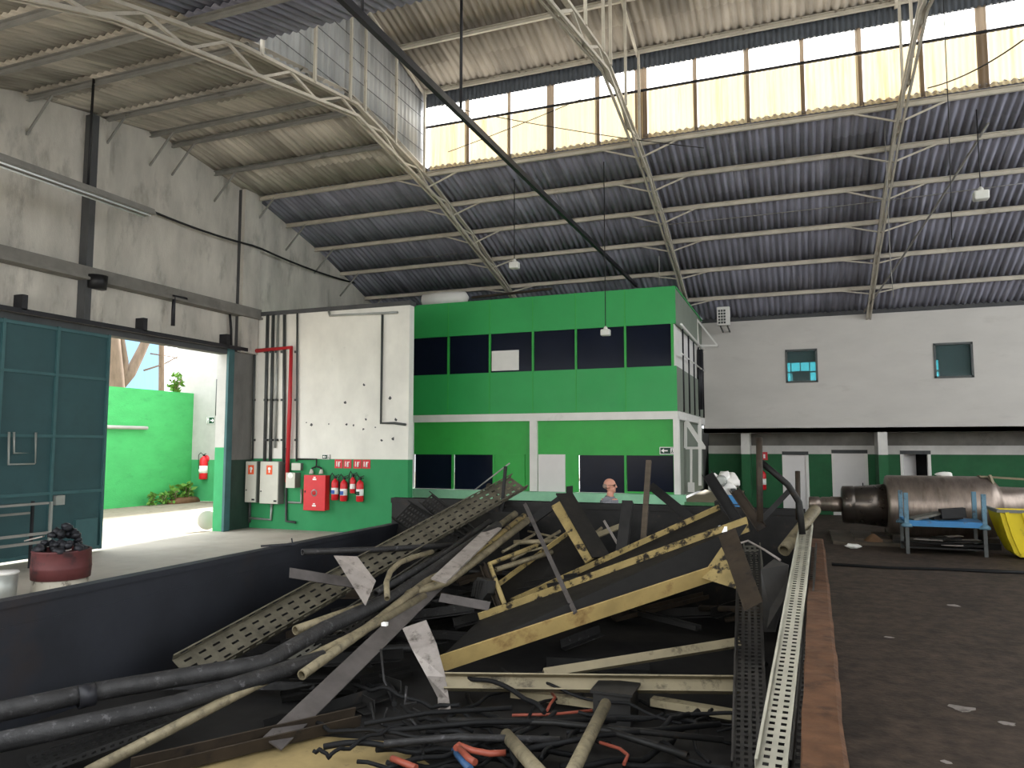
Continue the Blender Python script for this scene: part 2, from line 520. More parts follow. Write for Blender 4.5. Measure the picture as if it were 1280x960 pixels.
# ------------------------------------------------------------------ left wall with gate opening
DO0, DO1, DOZ = 9.2, 16.45, 4.95
mb = MB()
wall_cut(mb, 4.0, YW, 0, 6.2, [(DO0, DO1, 0, DOZ)], lambda a, b, c, d: mb.box(XL - .25, XL, a, b, c, d))
mb.box(XL - .25, XL, YW, 26.9, 0, 6.2)
gable = [(4.0, 6.2)] + [(y, z + .02) for y, z in [(4.0, roof_z(4.0))] + [p for p in ROOF if 4 < p[0] < 26.9]] + [(26.9, 6.7), (26.9, 6.2)]
mb.add([(XL - .25, y, z) for y, z in gable] + [(XL, y, z) for y, z in gable],
       [tuple(range(len(gable)))] + [tuple(range(2 * len(gable) - 1, len(gable) - 1, -1))] +
       [(i, (i + 1) % len(gable), len(gable) + (i + 1) % len(gable), len(gable) + i) for i in range(len(gable))])
struct(mb.build('wall_left', M['concrete']))
# green painted strip of the left wall between gate and corner
mb = MB(); mb.box(XL, XL + .05, DO1 + .25, YW, 0, 5.0); struct(mb.build('trim_left', M['left_green_base']))
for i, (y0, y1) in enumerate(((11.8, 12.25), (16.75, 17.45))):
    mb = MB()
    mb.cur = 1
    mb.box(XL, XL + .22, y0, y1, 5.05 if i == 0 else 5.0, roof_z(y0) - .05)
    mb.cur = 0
    mb.box(XL, XL + (.24 if i == 0 else .1), y0 - (.04 if i == 0 else .01), y0 + .12, 5.05 if i == 0 else 5.0, roof_z(y0) - .06)  # dark strip: shading and dirt of the left face put into the colour
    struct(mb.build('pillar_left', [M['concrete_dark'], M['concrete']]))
mb = MB(); mb.box(XL, XL + .28, 4.0, YW, 6.05, 6.32); mb.box(XL, XL + .34, 4.0, YW, 6.02, 6.08)
struct(mb.build('beam_left', M['beam_grey']))
# gate jamb (far side)
mb = MB(); mb.box(XL - .3, XL + .02, DO1 - .02, DO1 + .3, 0, DOZ); struct(mb.build('trim_gate', M['jamb_split']))
mb = MB(); mb.box(XL + .05, XL + .13, DO1 - .06, DO1 + .16, 0, DOZ + .1); struct(mb.build('trim_gate', M['door_green_bar']))
mb = MB(); mb.box(XL - .24, XL + .06, DO0, DO1, DOZ - .05, DOZ + .14); struct(mb.build('beam_gate', M['concrete_dark']))

# sliding gate rail and hangers
t = thing('gate_rail', 'dark steel sliding rail running above the gateway', 'rail', (XL + .2, 12, 5.1))
mb = MB(); mb.bar((XL + .22, 4.2, 5.08), (XL + .22, 17.0, 5.08), .08, .1); mb.build('rail', M['steel_dark'], t)
for y in (7.6, 10.4, 13.4, 16.2):
    mb = MB(); mb.box(XL, XL + .26, y - .06, y + .06, 5.1, 5.42); mb.build('bracket', M['steel_dark'], t)

# green sliding gate
GX = XL + .16
gy0, gy1 = 6.2, aX(130, 560, GX).y
t = thing('sliding_gate', 'big dark green sheet metal sliding gate pushed to the left of the gateway', 'gate', (GX, 9, 0))
mb = MB(); mb.box(GX - .02, GX + .02, gy0, gy1, .05, 4.88); mb.build('sheet_panel', M['door_green'], t)
gys = [gy1 - .03, gy1 - 1.28, gy1 - 2.45, gy1 - 3.6, gy1 - 4.75]
for y in gys:
    mb = MB(); mb.box(GX + .02, GX + .07, y - .03, y + .03, .05, 4.88); mb.build('upright_bar', M['door_green_bar'], t)
for z in (.1, 1.35, 2.55, 3.85, 4.83):
    mb = MB(); mb.box(GX + .02, GX + .06, gy0, gy1, z - .03, z + .03); mb.build('cross_bar', M['door_green_bar'], t)
for y0, y1, za, zb_ in ((10.22, 10.78, 2.62, 1.98), (10.32, 10.68, 2.62, 2.2)):
    mb = MB(); mb.tube([(GX + .1, y0, za), (GX + .13, y0, zb_), (GX + .13, y1, zb_), (GX + .1, y1, za)], .022, 8)
    mb.build('handle', M['galv'], t)['label'] = 'pale bent handle bar'
mb = MB(); mb.box(GX + .02, GX + .1, gy1 - .7, gy1 - .16, .1, .75); mb.build('lock_box', M['door_green_bar'], t)
mb = MB(); mb.box(GX + .02, GX + .12, gy1 - 1.2, gy1 - 1.0, 1.1, 1.3); mb.build('latch', M['galv'], t)

# ------------------------------------------------------------------ corner wall (white over green) and box above
mb = MB(); mb.box(XL, XW, YW, YW + .25, 0, 6.15); struct(mb.build('wall_corner', M['corner_wall']))
mb = MB(); mb.box(XL, XW + .02, YW - .03, YW + .3, 6.13, 6.25); struct(mb.build('trim_corner', M['concrete_dark']))

# ------------------------------------------------------------------ office box
XO0, XO1 = XL + .02, aY(845, 440, YF).x
zt = aY(845, 357, YF).z; zw1 = aY(845, 404, YF).z; zw0 = aY(845, 457, YF).z
zb1 = aY(845, 514, YF).z; zb0 = aY(845, 524, YF).z; zl1 = aY(845, 569.5, YF).z; zs = aY(845, 618, YF).z; zd = aY(845, 625, YF).z


def ux(px):
    return aY(px, 480, YF).x


mb = MB()
mb.box(XO0, XO1, YF, YF + .1, zw1, zt)
mb.box(XO0, XO1, YF, YF + .1, zb1 - .01, zw0)
mb.box(XO0, XO1 + .02, YF + .1, YB, zt - .06, zt)
struct(mb.build('wall_office', M['office_green']))
mb = MB()
mb.box(XO0, ux(617), YF + .02, YF + .1, zl1, zb0)
mb.box(ux(617), ux(711), YF + .02, YF + .1, zd, zb0)
mb.box(ux(711), ux(722), YF + .02, YF + .1, zd, zb0)
mb.box(ux(722), XO1, YF + .02, YF + .1, zl1, zb0)
mb.box(ux(780), XO1, YF + .02, YF + .1, zd, zd + .2)
struct(mb.build('wall_office', M['office_green_light']))
mb = MB(); mb.box(XO1 - .1, XO1, YF + .1, YB, zw0 - 1.5, zw0); mb.box(XO1 - .1, XO1, YF + .1, YB, zw1, zt - .06)
struct(mb.build('wall_office', M['office_side']))
mb = MB(); mb.box(XO1 - .09, XO1 - .05, YF + .1, YB, zw0, zw1); struct(mb.build('wall_office', M['white']))
mb = MB(); mb.box(XO1 - .09, XO1 - .05, YF + .1, YB, zd, zb0); struct(mb.build('wall_office', M['office_side']))
# thin joints between the painted panels
for n, px in enumerate((560, 612, 666, 720, 782)):
    mb = MB(); mb.box(ux(px) - .012, ux(px) + .012, YF - .012, YF + .01, zb1, zw0); mb.box(ux(px) - .012, ux(px) + .012, YF - .012, YF + .01, zw1, zt)
    struct(mb.build('trim_%d' % (n + 1), M['office_green_light']))
mb = MB(); mb.box(XO0, XO1 + .03, YF - .1, YF + .12, zb0, zb1); mb.box(XO1 - .1, XO1 + .05, YF + .12, YB, zb0, zb1)
struct(mb.build('beam_office', M['white']))
for a, b in ((511, 518), (663, 672), (841, 848)):
    mb = MB(); mb.box(ux(a), ux(b), YF - .08, YF + .1, zd - .02, zb0); struct(mb.build('pillar_office', M['white']))
xs = [512, 560, 612, 666, 720, 782, 841]
wn = 1
for i in range(6):
    a, b = ux(xs[i]) + .03, ux(xs[i + 1]) - .03
    if i == 0:
        a = XO0
    mb = MB(); mb.box(a, b, YF + .05, YF + .07, zw0, zw1)
    o = struct(mb.build('window_%d' % wn, M['black_glass'])); wn += 1
    mb = MB(); mb.box(b, b + .06, YF + .0, YF + .1, zw0, zw1); struct(mb.build('window_frame', M['office_green_light'], o))
    if i == 2:
        mb = MB(); mb.box(ux(614), ux(648), YF + .035, YF + .048, aY(630, 463, YF).z, aY(630, 438, YF).z)
        struct(mb.build('window_blind', M['white'], o))
for a, b in ((519, 565), (568, 616), (723, 779), (782, 840)):
    z0 = zs if a != 782 else zd + .2
    mb = MB(); mb.box(ux(a), ux(b), YF + .06, YF + .08, z0, zl1)
    o = struct(mb.build('window_%d' % wn, M['black_glass'])); wn += 1
    mb = MB(); mb.box(ux(b), ux(b) + .06, YF + .0, YF + .1, z0, zl1); struct(mb.build('window_frame', M['office_green_light'], o))
mb = MB(); mb.box(ux(673), ux(706), YF - .03, YF + .03, zd, aY(690, 568, YF).z); struct(mb.build('door_1', M['door_white']))
mb = MB(); mb.box(ux(622), ux(656), YF - .02, YF + .03, zd, aY(640, 568, YF).z); o = struct(mb.build('door_2', M['office_green_light']))
mb = MB(); mb.box(ux(623), ux(650), YF - .035, YF - .02, aY(640, 615, YF).z, aY(640, 609, YF).z); struct(mb.build('door_vent', M['cream_bar'], o))
# interior dark backing behind office glass is the glass itself; dock the office stands on
mb = MB()
mb.box(XO0, XO1 + 1.3, YF - .3, YB, 0, zd - .09)
struct(mb.build('platform_dock', M['concrete_dark']))
mb = MB(); mb.box(XO0, XO1 + .2, YF - .34, YF + .02, zd - .1, zs); struct(mb.build('trim_dock', M['dock_green']))
mb = MB(); mb.box(XO1 + .2, XO1 + 1.3, YF - .36, YF - .28, .1, zd - .02); struct(mb.build('trim_dock', M['dock_green_dark']))
mb = MB(); mb.box(XO1, XO1 + 1.3, YF - .28, YB, zd - .09, zd - .05); struct(mb.build('floor_dock', M['beige_floor']))

# stuff on the office roof: rolled pale sheet
t = MB(); t.lathe(aY(528, 376, YF + .6), (1, 0.05, 0), [(0, .1), (.05, .2), (.6, .24), (1.5, .2), (1.6, .05)], 14)
tag(t.build('rolled_sheet', M['white']), 'rolled pale sheet lying on the office roof beside the white corner wall', 'roll')
t = MB(); t.bar(aY(590, 372, YF + .4), aY(690, 361, YF + .4), .1, .06)
tag(t.build('roof_batten', M['scrap_brown']), 'brown batten lying along the office roof edge', 'batten')

# ------------------------------------------------------------------ back wall
zB = 6.62
w1 = [aY(982, 438, YB), aY(1022, 477, YB)]; w2 = [aY(1167, 430, YB), aY(1217, 471, YB)]
zlo = aY(1000, 540.5, YB).z
holes = [(a.x, b.x, b.z, a.z) for a, b in (w1, w2)]
mb = MB(); wall_cut(mb, XO1, XR, zlo, zB, holes, lambda a, b, c, d: mb.box(a, b, YB, YB + .25, c, d))
mb.box(XO1, XR, YB, YB + 1.6, zlo, zlo + .15)
struct(mb.build('wall_back', M['back_white']))
mb = MB(); mb.box(XO1, XR, YB + .1, YB + .2, zB, zB + .35); struct(mb.build('trim_back', M['concrete_dark']))
YL = YB + 1.3
dd = [(980, 1010, 565), (1042, 1084, 563), (1128, 1163, 564)]
dh = [(aY(a, 600, YL).x, aY(b, 600, YL).x, 0, aY(a, c, YL).z) for a, b, c in dd]
mb = MB(); wall_cut(mb, XO1, XR, 0, aY(1000, 557, YL).z, dh, lambda a, b, c, d: mb.box(a, b, YL, YL + .2, c, d))
struct(mb.build('wall_back', M['back_lower']))
mb = MB(); mb.box(XO1, XR, YL + .25, YL + .35, aY(1000, 558, YL).z, zlo + .05); struct(mb.build('wall_back', M['beam_grey']))
mb = MB(); mb.box(aY(1097, 540, YB).x, aY(1109, 540, YB).x, YB + .02, YL, 0, zlo); struct(mb.build('pillar_back', M['back_lower']))
mb = MB(); mb.box(aY(925, 540, YB).x, aY(936, 540, YB).x, YB + .3, YL, 0, zlo); struct(mb.build('pillar_back', M['back_lower']))
for i, (a, b, c, d) in enumerate(dh):
    if i < 2:
        mb = MB(); mb.box(a + .05, b - .05, YL + .02, YL + .07, 0, d - .1); o = struct(mb.build('door_%d' % (i + 3), M['door_white']))
        hx = b - .14 if i else a + .14
        mb = MB(); mb.box(hx - .015, hx + .015, YL - .03, YL + .02, .98, 1.1); struct(mb.build('door_handle', M['steel_dark'], o))
    else:
        mb = MB(); mb.bar((a + .06, YL + .1, d / 2), (a + .5, YL + .75, d / 2), d, .045, (0.8, -.5, 0)); o = struct(mb.build('door_5', M['door_white']))
    mb = MB(); mb.box(a - .04, a + .05, YL - .03, YL + .2, 0, d); mb.box(b - .05, b + .04, YL - .03, YL + .2, 0, d)
    struct(mb.build('trim_door', M['white']))
    mb = MB(); mb.box(a - .04, b + .04, YL - .04, YL + .2, d - .1, d + .02); struct(mb.build('trim_door', M['concrete_dark']))
# rooms behind
mb = MB()
mb.box(-8, XR, YL + 2.4, YL + 2.5, 0, zlo + .2); mb.box(XO1 - .3, XO1 - .2, YB, YL + 2.4, 0, zlo + .2); mb.box(XO1, XR, YB + 1.6, YL + 2.5, zlo + .05, zlo + .2); mb.box(-3, XR, YL + .2, YL + 2.5, -.1, 0)
struct(mb.build('wall_store', M['concrete_dark']))
RY = YB + 4.2
fw = (aY(981, 462, RY).x, aY(1020, 462, RY).x, aY(1000, 480, RY).z, aY(1000, 453, RY).z)
fw2 = (aY(1160, 462, RY).x, aY(1174, 462, RY).x, aY(1167, 480, RY).z, aY(1167, 450, RY).z)
mb = MB(); wall_cut(mb, XO1, XR, zlo, zB + .3, [fw, fw2], lambda a, b, c, d: mb.box(a, b, RY, RY + .15, c, d))
mb.box(XO1, XR, YB + .25, RY, zlo + .15, zlo + .2); mb.box(XO1, XR, YB + .25, RY, zB + .2, zB + .3)
struct(mb.build('wall_upper_room', M['room_dark']))
for k, f in enumerate((fw, fw2)):
    mb = MB(); mb.box(f[0], f[1], RY + .05, RY + .06, f[2], f[3]); o = struct(mb.build('window_%d' % wn, M['cyan_glass'])); wn += 1
    mb = MB()
    zm = f[2] + (f[3] - f[2]) * .55
    mb.box(f[0], f[1], RY, RY + .08, zm - .03, zm + .03)
    if k == 0:
        for q in (.2, .5, .8):
            x = f[0] + (f[1] - f[0]) * q
            mb.box(x - .02, x + .02, RY, RY + .08, f[2], f[3])
    struct(mb.build('window_bars', M['white'], o))
for k, (a, b) in enumerate((w1, w2)):
    mb = MB(); mb.box(a.x, b.x, YB + .1, YB + .11, b.z, a.z); o = struct(mb.build('window_%d' % wn, M['clear_glass'])); wn += 1
    mb = MB(); e = .045
    mb.box(a.x - .02, b.x + .02, YB - .02, YB + .13, a.z - e, a.z + .02); mb.box(a.x - .02, b.x + .02, YB - .02, YB + .13, b.z - .02, b.z + e)
    mb.box(a.x - .02, a.x + e, YB - .02, YB + .13, b.z, a.z); mb.box(b.x - e, b.x + .02, YB - .02, YB + .13, b.z, a.z)
    struct(mb.build('window_frame', M['conduit'], o))
# monitor on the sill of the upper room seen through the window
t = thing('monitor', 'black screen silhouetted in the lit window of the upper room', 'monitor', aY(1001, 476, RY - .5))
p = aY(1001, 471, RY - .5)
mb = MB(); mb.box(p.x - .3, p.x + .3, RY - .52, RY - .46, p.z - .2, p.z + .22); mb.build('screen', M['black'], t)
mb = MB(); mb.box(p.x - .06, p.x + .06, RY - .5, RY - .44, zlo + .2, p.z - .2); mb.build('foot', M['black'], t)

# air conditioner on top of the back wall
AY = 25.5
a, b = aY(896, 384, AY), aY(909, 406, AY)
t = thing('air_conditioner', 'white air conditioner unit on top of the back wall near the office', 'air conditioner', (a.x, AY, b.z))
mb = MB(); mb.box(a.x, b.x + .08, AY, AY + .25, b.z, a.z); mb.build('casing', M['white'], t)
mb = MB(); mb.bar((a.x + .1, AY + .05, a.z - (a.z - b.z) - .03), (a.x + .1, YB, zB - .35), .04, .04); mb.bar((b.x, AY + .05, b.z - .03), (b.x, YB, zB - .35), .04, .04); mb.build('bracket', M['conduit'], t)
mb = MB()
for r_ in range(5):
    for c_ in range(3):
        x = a.x + .04 + c_ * .085; z = b.z + .05 + r_ * .1
        mb.box(x, x + .065, AY - .012, AY + .002, z, z + .07)
mb.build('grille', M['conduit'], t)

# office side stair / balustrade frame
t = thing('stair_frame', 'white steel stair frame with railings beside the office', 'stair', (XO1 + .5, YF + 1, zd))
SX = XO1 + .12
mb = MB()
for k in range(5):
    y = YF + .5 + k * 1.15
    mb.tube([(SX, y, zb1), (SX, y, zw1 - .1 - .03 * k)], .025, 6)
mb.build('baluster', M['steel_dark'], t)
t['label'] = 'white steel stair frame with railings beside the office'
mb = MB(); mb.tube([(SX, YF + .2, zw1), (SX, YB - .4, zw1 - .1)], .03, 6); mb.tube([(SX, YF + .2, zw0 + .35), (SX, YB - .4, zw0 + .35)], .025, 6); mb.build('handrail', M['white'], t)
yb = YB - 1.2
mb = MB(); p1, p2, p3 = aY(871, 399, yb), aY(873, 432, yb), aY(897, 432, yb)
mb.bar(p1, p2, .06, .06); mb.bar(p2, p3, .06, .06); mb.bar(p1, p3, .05, .05); mb.bar(aY(873, 432, yb), aY(873, 560, yb), .06, .06); mb.build('bracket', M['white'], t)
mb = MB(); q = YF + 1.5
mb.bar(aY(856, 524, q), aY(880, 560, q), .09, .12); mb.bar(aY(857, 560, q), aY(882, 560, q), .07, .07); mb.bar(aY(857, 524, q), aY(857, 560, q), .08, .08)
mb.bar(aY(875, 524, q), aY(875, 607, q), .08, .08); mb.build('stringer', M['white'], t)
mb = MB(); mb.bar(aY(864, 560, q), aY(864, 606, q), .06, .06); mb.bar(aY(864, 603, q), aY(864, 615, q), .18, .12); mb.build('post', M['white'], t)
mb = MB(); mb.tube([aY(875, 437, yb), aY(875, 512, yb)], .1, 10); tag(mb.build('drain_pipe', M['steel_dark']), 'thick black vertical pipe beside the office railings', 'pipe')

# ------------------------------------------------------------------ roof sheets (corrugated)
LX = -9.15           # first truss, left end of the lantern
LY0, LY1 = 10.55, 17.25


def corrugated(mb, x0, x1, y0, y1, zf, pitch=0.177, amp=0.026, off=0.0):
    n = int((x1 - x0) / pitch * 6)
    vs = []
    for y in (y0, (y0 + y1) / 2, y1):
        z = zf(y)
        for i in range(n + 1):
            x = x0 + (x1 - x0) * i / n
            vs.append((x, y, z + off + .022 * ((x / .93) % 1) + amp * math.sin(2 * math.pi * x / pitch)))
    fs = [(r * (n + 1) + i, r * (n + 1) + i + 1, (r + 1) * (n + 1) + i + 1, (r + 1) * (n + 1) + i) for r in range(2) for i in range(n)]
    mb.add(vs, fs, True)


def sheet_obj(mb, name, mat, th=.012):
    o = mb.build(name, mat)
    s = o.modifiers.new('thick', 'SOLIDIFY')
    s.thickness = th
    return struct(o)


PUR_FAR = [18.85, 20.35, 21.85, 23.45, 25.05]
PUR_NEAR = [27.8 - y for y in PUR_FAR]
PUR_LEFT = [10.4, 12.15, 13.55, 14.25, 15.75]      # only in the bay left of the lantern
cour = sorted([1.2] + PUR_NEAR + PUR_LEFT + [LY1] + PUR_FAR + [26.9])


def course(mb, x0, x1, y0, y1):
    # each course laps a little under its upper neighbour
    ridge = 13.9
    if (y0 + y1) / 2 >= ridge:
        ya, yb_ = y0 - .0, y1 + .14
    else:
        ya, yb_ = y0 - .14, y1 + .0
    za, zb = roof_z(ya), roof_z(yb_)
    dz = -.035
    if (y0 + y1) / 2 >= ridge:
        corrugated(mb, x0, x1, ya, yb_, lambda y: za + (zb + dz - za) * (y - ya) / (yb_ - ya) + .06)
    else:
        corrugated(mb, x0, x1, ya, yb_, lambda y: za + dz + (zb - za - dz) * (y - ya) / (yb_ - ya) + .06)


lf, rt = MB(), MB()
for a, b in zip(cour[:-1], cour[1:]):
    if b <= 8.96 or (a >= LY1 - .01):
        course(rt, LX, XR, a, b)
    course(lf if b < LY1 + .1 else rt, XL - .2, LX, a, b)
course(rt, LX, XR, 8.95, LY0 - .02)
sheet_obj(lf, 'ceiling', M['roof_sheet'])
sheet_obj(rt, 'ceiling', M['roof_shade_soot'])

# lantern roof
UZ = lambda y: 12.75 - abs(y - 13.9) * .265
up = MB()
for a, b in ((LY0 - .5, 12.2), (12.2, 13.9), (13.9, 15.7), (15.7, LY1 + .35)):
    dz = .04 if (b <= 13.9) else 0
    corrugated(up, LX - .25, XR, a - .06, b + .06, lambda y: UZ(y) + (.0 if (a + b) / 2 > 15 or (a + b) / 2 < 12 else .05))
sheet_obj(up, 'ceiling', M['roof_upper'])


def vsheet(mb, p0, p1, z0, z1, pitch=.12, amp=.018):
    """vertical corrugated sheet from p0 to p1 (x,y)"""
    p0, p1 = Vector((*p0, 0)), Vector((*p1, 0))
    d = p1 - p0
    nrm = Vector((-d.y, d.x, 0)).normalized()
    n = max(6, int(d.length / pitch * 6))
    vs = []
    zz = z1 if callable(z1) else (lambda p: z1)
    z00 = z0 if callable(z0) else (lambda p: z0)
    for k in (0, 1):
        for i in range(n + 1):
            p = p0 + d * (i / n)
            q = p + nrm * amp * math.sin(2 * math.pi * d.length * i / n / pitch)
            vs.append((q.x, q.y, z00(p) if k == 0 else zz(p)))
    mb.add(vs, [(i, i + 1, n + 2 + i, n + 1 + i) for i in range(n)], True)


# lantern gable at the left
mb = MB(); vsheet(mb, (LX - .08, LY0), (LX - .08, LY1), lambda p: roof_z(p.y) - .1, lambda p: UZ(p.y), .2, .016)
sheet_obj(mb, 'wall_gable', M['gable_sheet'], .006)
# lantern far side: two rows of translucent sheets
zA, zM, zT = roof_z(LY1) - .02, aY(537, 160, LY1).z, UZ(LY1)
xa = aY(537, 180, LY1).x
step = 1.17
k = 0
row_name = {0: 'lower', 1: 'upper'}
NSH = 16
for row in (0, 1):
    z0, z1 = (zA, zM - .01) if row == 0 else (zM + .02, zT - .42)
    for k in range(NSH):
        x0 = xa + k * step
        t = thing('translucent_sheet', '%s translucent sheet from the office end in the %s row under the raised roof' % (ORD[k], row_name[row]),
                  'roof window', (x0, LY1, z0), 'translucent sheets of the raised roof, %s row' % row_name[row])
        mb = MB(); vsheet(mb, (x0 + .01, LY1), (x0 + step - .01, LY1), z0, z1)
        o = mb.build('sheet', M['fibre'] if row == 0 else M['fibre_top'], t)
        w = (.13, .1, .2, .12, .3, .1, .12, .09)[k % 8]
        mb = MB(); vsheet(mb, (x0 + step - w, LY1 - .012), (x0 + step + .0, LY1 - .012), z0, z1)
        mb.build('lap_strip', M['fibre_strip'], t)['label'] = 'brown stained overlap strip'
mb = MB(); vsheet(mb, (LX, LY1), (XR, LY1), zT - .45, zT + .05); sheet_obj(mb, 'wall_lantern', M['blue_sheet'], .005)
mb = MB(); mb.bar((LX, LY1 - .05, zM), (XR, LY1 - .05, zM), .05, .05)
struct(mb.build('trim_lantern', M['steel_dark']))
# near side of the lantern (translucent too, out of view above the camera)
mb = MB(); vsheet(mb, (LX, LY0), (XR, LY0), roof_z(LY0) + .14, UZ(LY0) - .4); sheet_obj(mb, 'window_lantern', M['fibre_top'], .004)

# ------------------------------------------------------------------ purlins
CSEC = [(-.035, -.06), (.035, -.06), (.035, -.045), (-.02, -.045), (-.02, .045), (.035, .045), (.035, .06), (-.035, .06)]


def purlin(y, x0, x1, label, z=None, mat=None):
    z = roof_z(y) - .07 if z is None else z
    mb = MB(); mb.prism(CSEC, (x0, y, z), (x1, y, z))
    return tag(mb.build('purlin', mat or M['steel_cream']), label, 'beam', 'steel purlins under the roof sheets')


for i, y in enumerate(PUR_FAR[::-1]):
    purlin(y, XL, XR, 'long steel purlin, %s up the dark roof slope from the back wall' % ORD[i])
purlin(LY1 + .1, LX - .1, XR, 'steel purlin along the foot of the translucent sheets')
purlin(LY1 + .1, XL, LX - .1, 'short purlin from the left wall level with the foot of the translucent sheets')
for i, y in enumerate(PUR_LEFT[::-1]):
    purlin(y, XL, LX, 'short purlin in the bay by the left wall, %s forward of the translucent sheets' % ORD[i], mat=M['steel_grey'])
for i, y in enumerate(PUR_NEAR[:2]):
    purlin(y, XL, XR if i else XR, 'purlin on the slope above the camera, %s in front of the raised roof' % ORD[i], mat=M['steel_grey'])
for i, y in enumerate((LY1 - .1, 15.6, 13.95)):
    purlin(y, LX, XR, ['purlin along the eave of the raised roof', 'purlin half way up the raised roof underside', 'ridge purlin of the raised roof'][i], UZ(y) - .07)

# wall braces from left wall to purlins
for i, y in enumerate([PUR_NEAR[0]] + PUR_LEFT + [LY1 + .1] + PUR_FAR[:4]):
    mb = MB(); mb.bar((XL, y + .02, roof_z(y) - .85), (XL + .75, y, roof_z(y) - .1), .04, .04)
    tag(mb.build('wall_brace', M['steel_grey']), 'slanting steel brace from left wall to purlin, %s counting from the gate end' % ORD[i], 'brace', 'wall braces under the purlins')


# ------------------------------------------------------------------ trusses
LOW = [(2.0, 6.55), (7.6, 8.55), (13.9, 9.78), (18.0, 9.12), (23.0, 7.72), (26.5, 6.45)]


def low_z(y):
    for (a, za), (b, zb) in zip(LOW[:-1], LOW[1:]):
        if y <= b:
            return za + (zb - za) * (y - a) / (b - a)
    return LOW[-1][1]


def truss(X, label):
    t = thing('roof_truss', label, 'truss', (X, YB, 6.4), 'lattice roof trusses')
    ys = [2.0 + (26.4 - 2.0) * i / 28 for i in range(29)]
    for s in (-1, 1):
        mb = MB()
        for a, b in zip(LOW[:-1], LOW[1:]):
            mb.bar((X + s * .055, a[0], a[1]), (X + s * .055, b[0], b[1]), .045, .06)
        mb.build('bottom_chord', M['steel_cream'], t)
    mb = MB()
    pts = [(y, roof_z(y) - .14) for y in (2.0, 3.2, 7.0, 10.2, 13.9, 17.6, 20.8, 24.6, 26.5)]
    for a, b in zip(pts[:-1], pts[1:]):
        mb.bar((X, a[0], a[1]), (X, b[0], b[1]), .1, .06)
    mb.build('top_chord', M['steel_cream'], t)
    mb = MB()
    for i in range(len(ys) - 1):
        a, b = ys[i], ys[i + 1]
        if i % 2:
            mb.bar((X, a, roof_z(a) - .16), (X, b, low_z(b)), .05, .05)
        else:
            mb.bar((X, a, low_z(a)), (X, b, roof_z(b) - .16), .05, .05)
    mb.build('lattice_web', M['steel_cream'], t)
    for y in PUR_FAR + [LY1 + .1]:
        for s in (-1, 1):
            if X + s * .9 < XL:
                continue
            mb = MB(); mb.bar((X, y, low_z(y) + .02), (X + s * .95, y, roof_z(y) - .1), .035, .035)
            mb.build('knee_brace', M['steel_cream'], t)
    for y in (LY0 + .15, 12.3, 13.6, 14.2, 15.6, LY1 - .15):
        mb = MB(); mb.bar((X + .05, y, roof_z(y) - .15), (X + .05, y, UZ(y) - .1), .055, .055)
        mb.build('lantern_post', M['steel_cream'], t)
    mb = MB()
    mb.bar((X, LY0, UZ(LY0) - .12), (X, 13.9, UZ(13.9) - .12), .06, .06); mb.bar((X, 13.9, UZ(13.9) - .12), (X, LY1, UZ(LY1) - .12), .06, .06)
    mb.build('lantern_rafter', M['steel_cream'], t)
    return t


for i, X in enumerate((LX, -3.39, 2.2, 7.9)):
    truss(X, ['lattice roof truss at the grey gable, nearest the left wall', 'lattice roof truss running down to the corner of the green office',
              'lattice roof truss meeting the back wall between its two windows', 'lattice roof truss at the far right end of the roof'][i])
# gable rails
mb = MB()
for z in (.5, .95, 1.4, 1.85):
    mb.bar((LX - .02, LY0, 10.0 + z - .3), (LX - .02, LY1, 10.0 + z - .3), .008, .01)
struct(mb.build('trim_gable', M['steel_dark']))

# dark conduit beam under the lantern, hung on a rod
pz = 7.6
p0, p1 = aZ(445, 5, pz), aZ(790, 345, pz)
px_ = aZ(640, 205, pz).x
t = thing('hanging_beam', 'dark straight beam hung below the raised roof, sloping across the photo from top centre', 'beam', (px_, 12, pz))
mb = MB(); mb.bar((px_, 5.0, pz), (px_, 24.0, pz), .075, .11); mb.build('beam', M['steel_dark'], t)
hr = aZ(590, 140, pz)
mb = MB(); mb.tube([(px_, hr.y, pz), (px_, hr.y, UZ(hr.y) - .05)], .025, 8); mb.build('hanger_rod', M['steel_dark'], t)
mb = MB(); mb.tube([(px_, 7.5, pz), (px_, 7.5, roof_z(7.5) + .02)], .02, 8); mb.build('hanger_rod', M['steel_dark'], t)

# small lamps hanging from the roof
def bell_lamp(p, zt, label, s=1.0):
    t = thing('pendant_lamp', label, 'lamp', p, 'pendant lamps')
    mb = MB(); mb.tube([p, (p[0], p[1], zt)], .012, 6); mb.build('cord', M['wire'], t)
    mb = MB(); mb.box(p[0] - .13 * s, p[0] + .13 * s, p[1] - .1 * s, p[1] + .1 * s, p[2] - .13 * s, p[2] + .05 * s); mb.build('housing', M['lamp_white'], t, .03)
    mb = MB(); mb.lathe((p[0], p[1], p[2] + .02), (0, 0, 1), [(0, .08 * s), (.08 * s, .05 * s), (.12 * s, .02)], 12); mb.build('cap', M['lamp_white'], t)
    return t


p = aY(643, 330, 18.2); bell_lamp(p, roof_z(18.2), 'small pale lamp hanging under the dark roof left of the green office', 1.0)
p = aY(757, 414, 18.0); bell_lamp(p, roof_z(18.0), 'small white lamp hanging in front of the upper office windows', .9)
p = aY(1226, 242, 18.0); bell_lamp(p, roof_z(18.0), 'dim lamp hanging under the roof at the far right', 1.1)

# wires
def wire(pts, r, label, mat='wire_pale'):
    mb = MB(); mb.tube(pts, r, 6); return tag(mb.build('roof_wire', M[mat]), label, 'wire')


def sag(a, b, d, n=12):
    a, b = Vector(a), Vector(b)
    return [a.lerp(b, i / n) - Vector((0, 0, d * 4 * (i / n) * (1 - i / n))) for i in range(n + 1)]


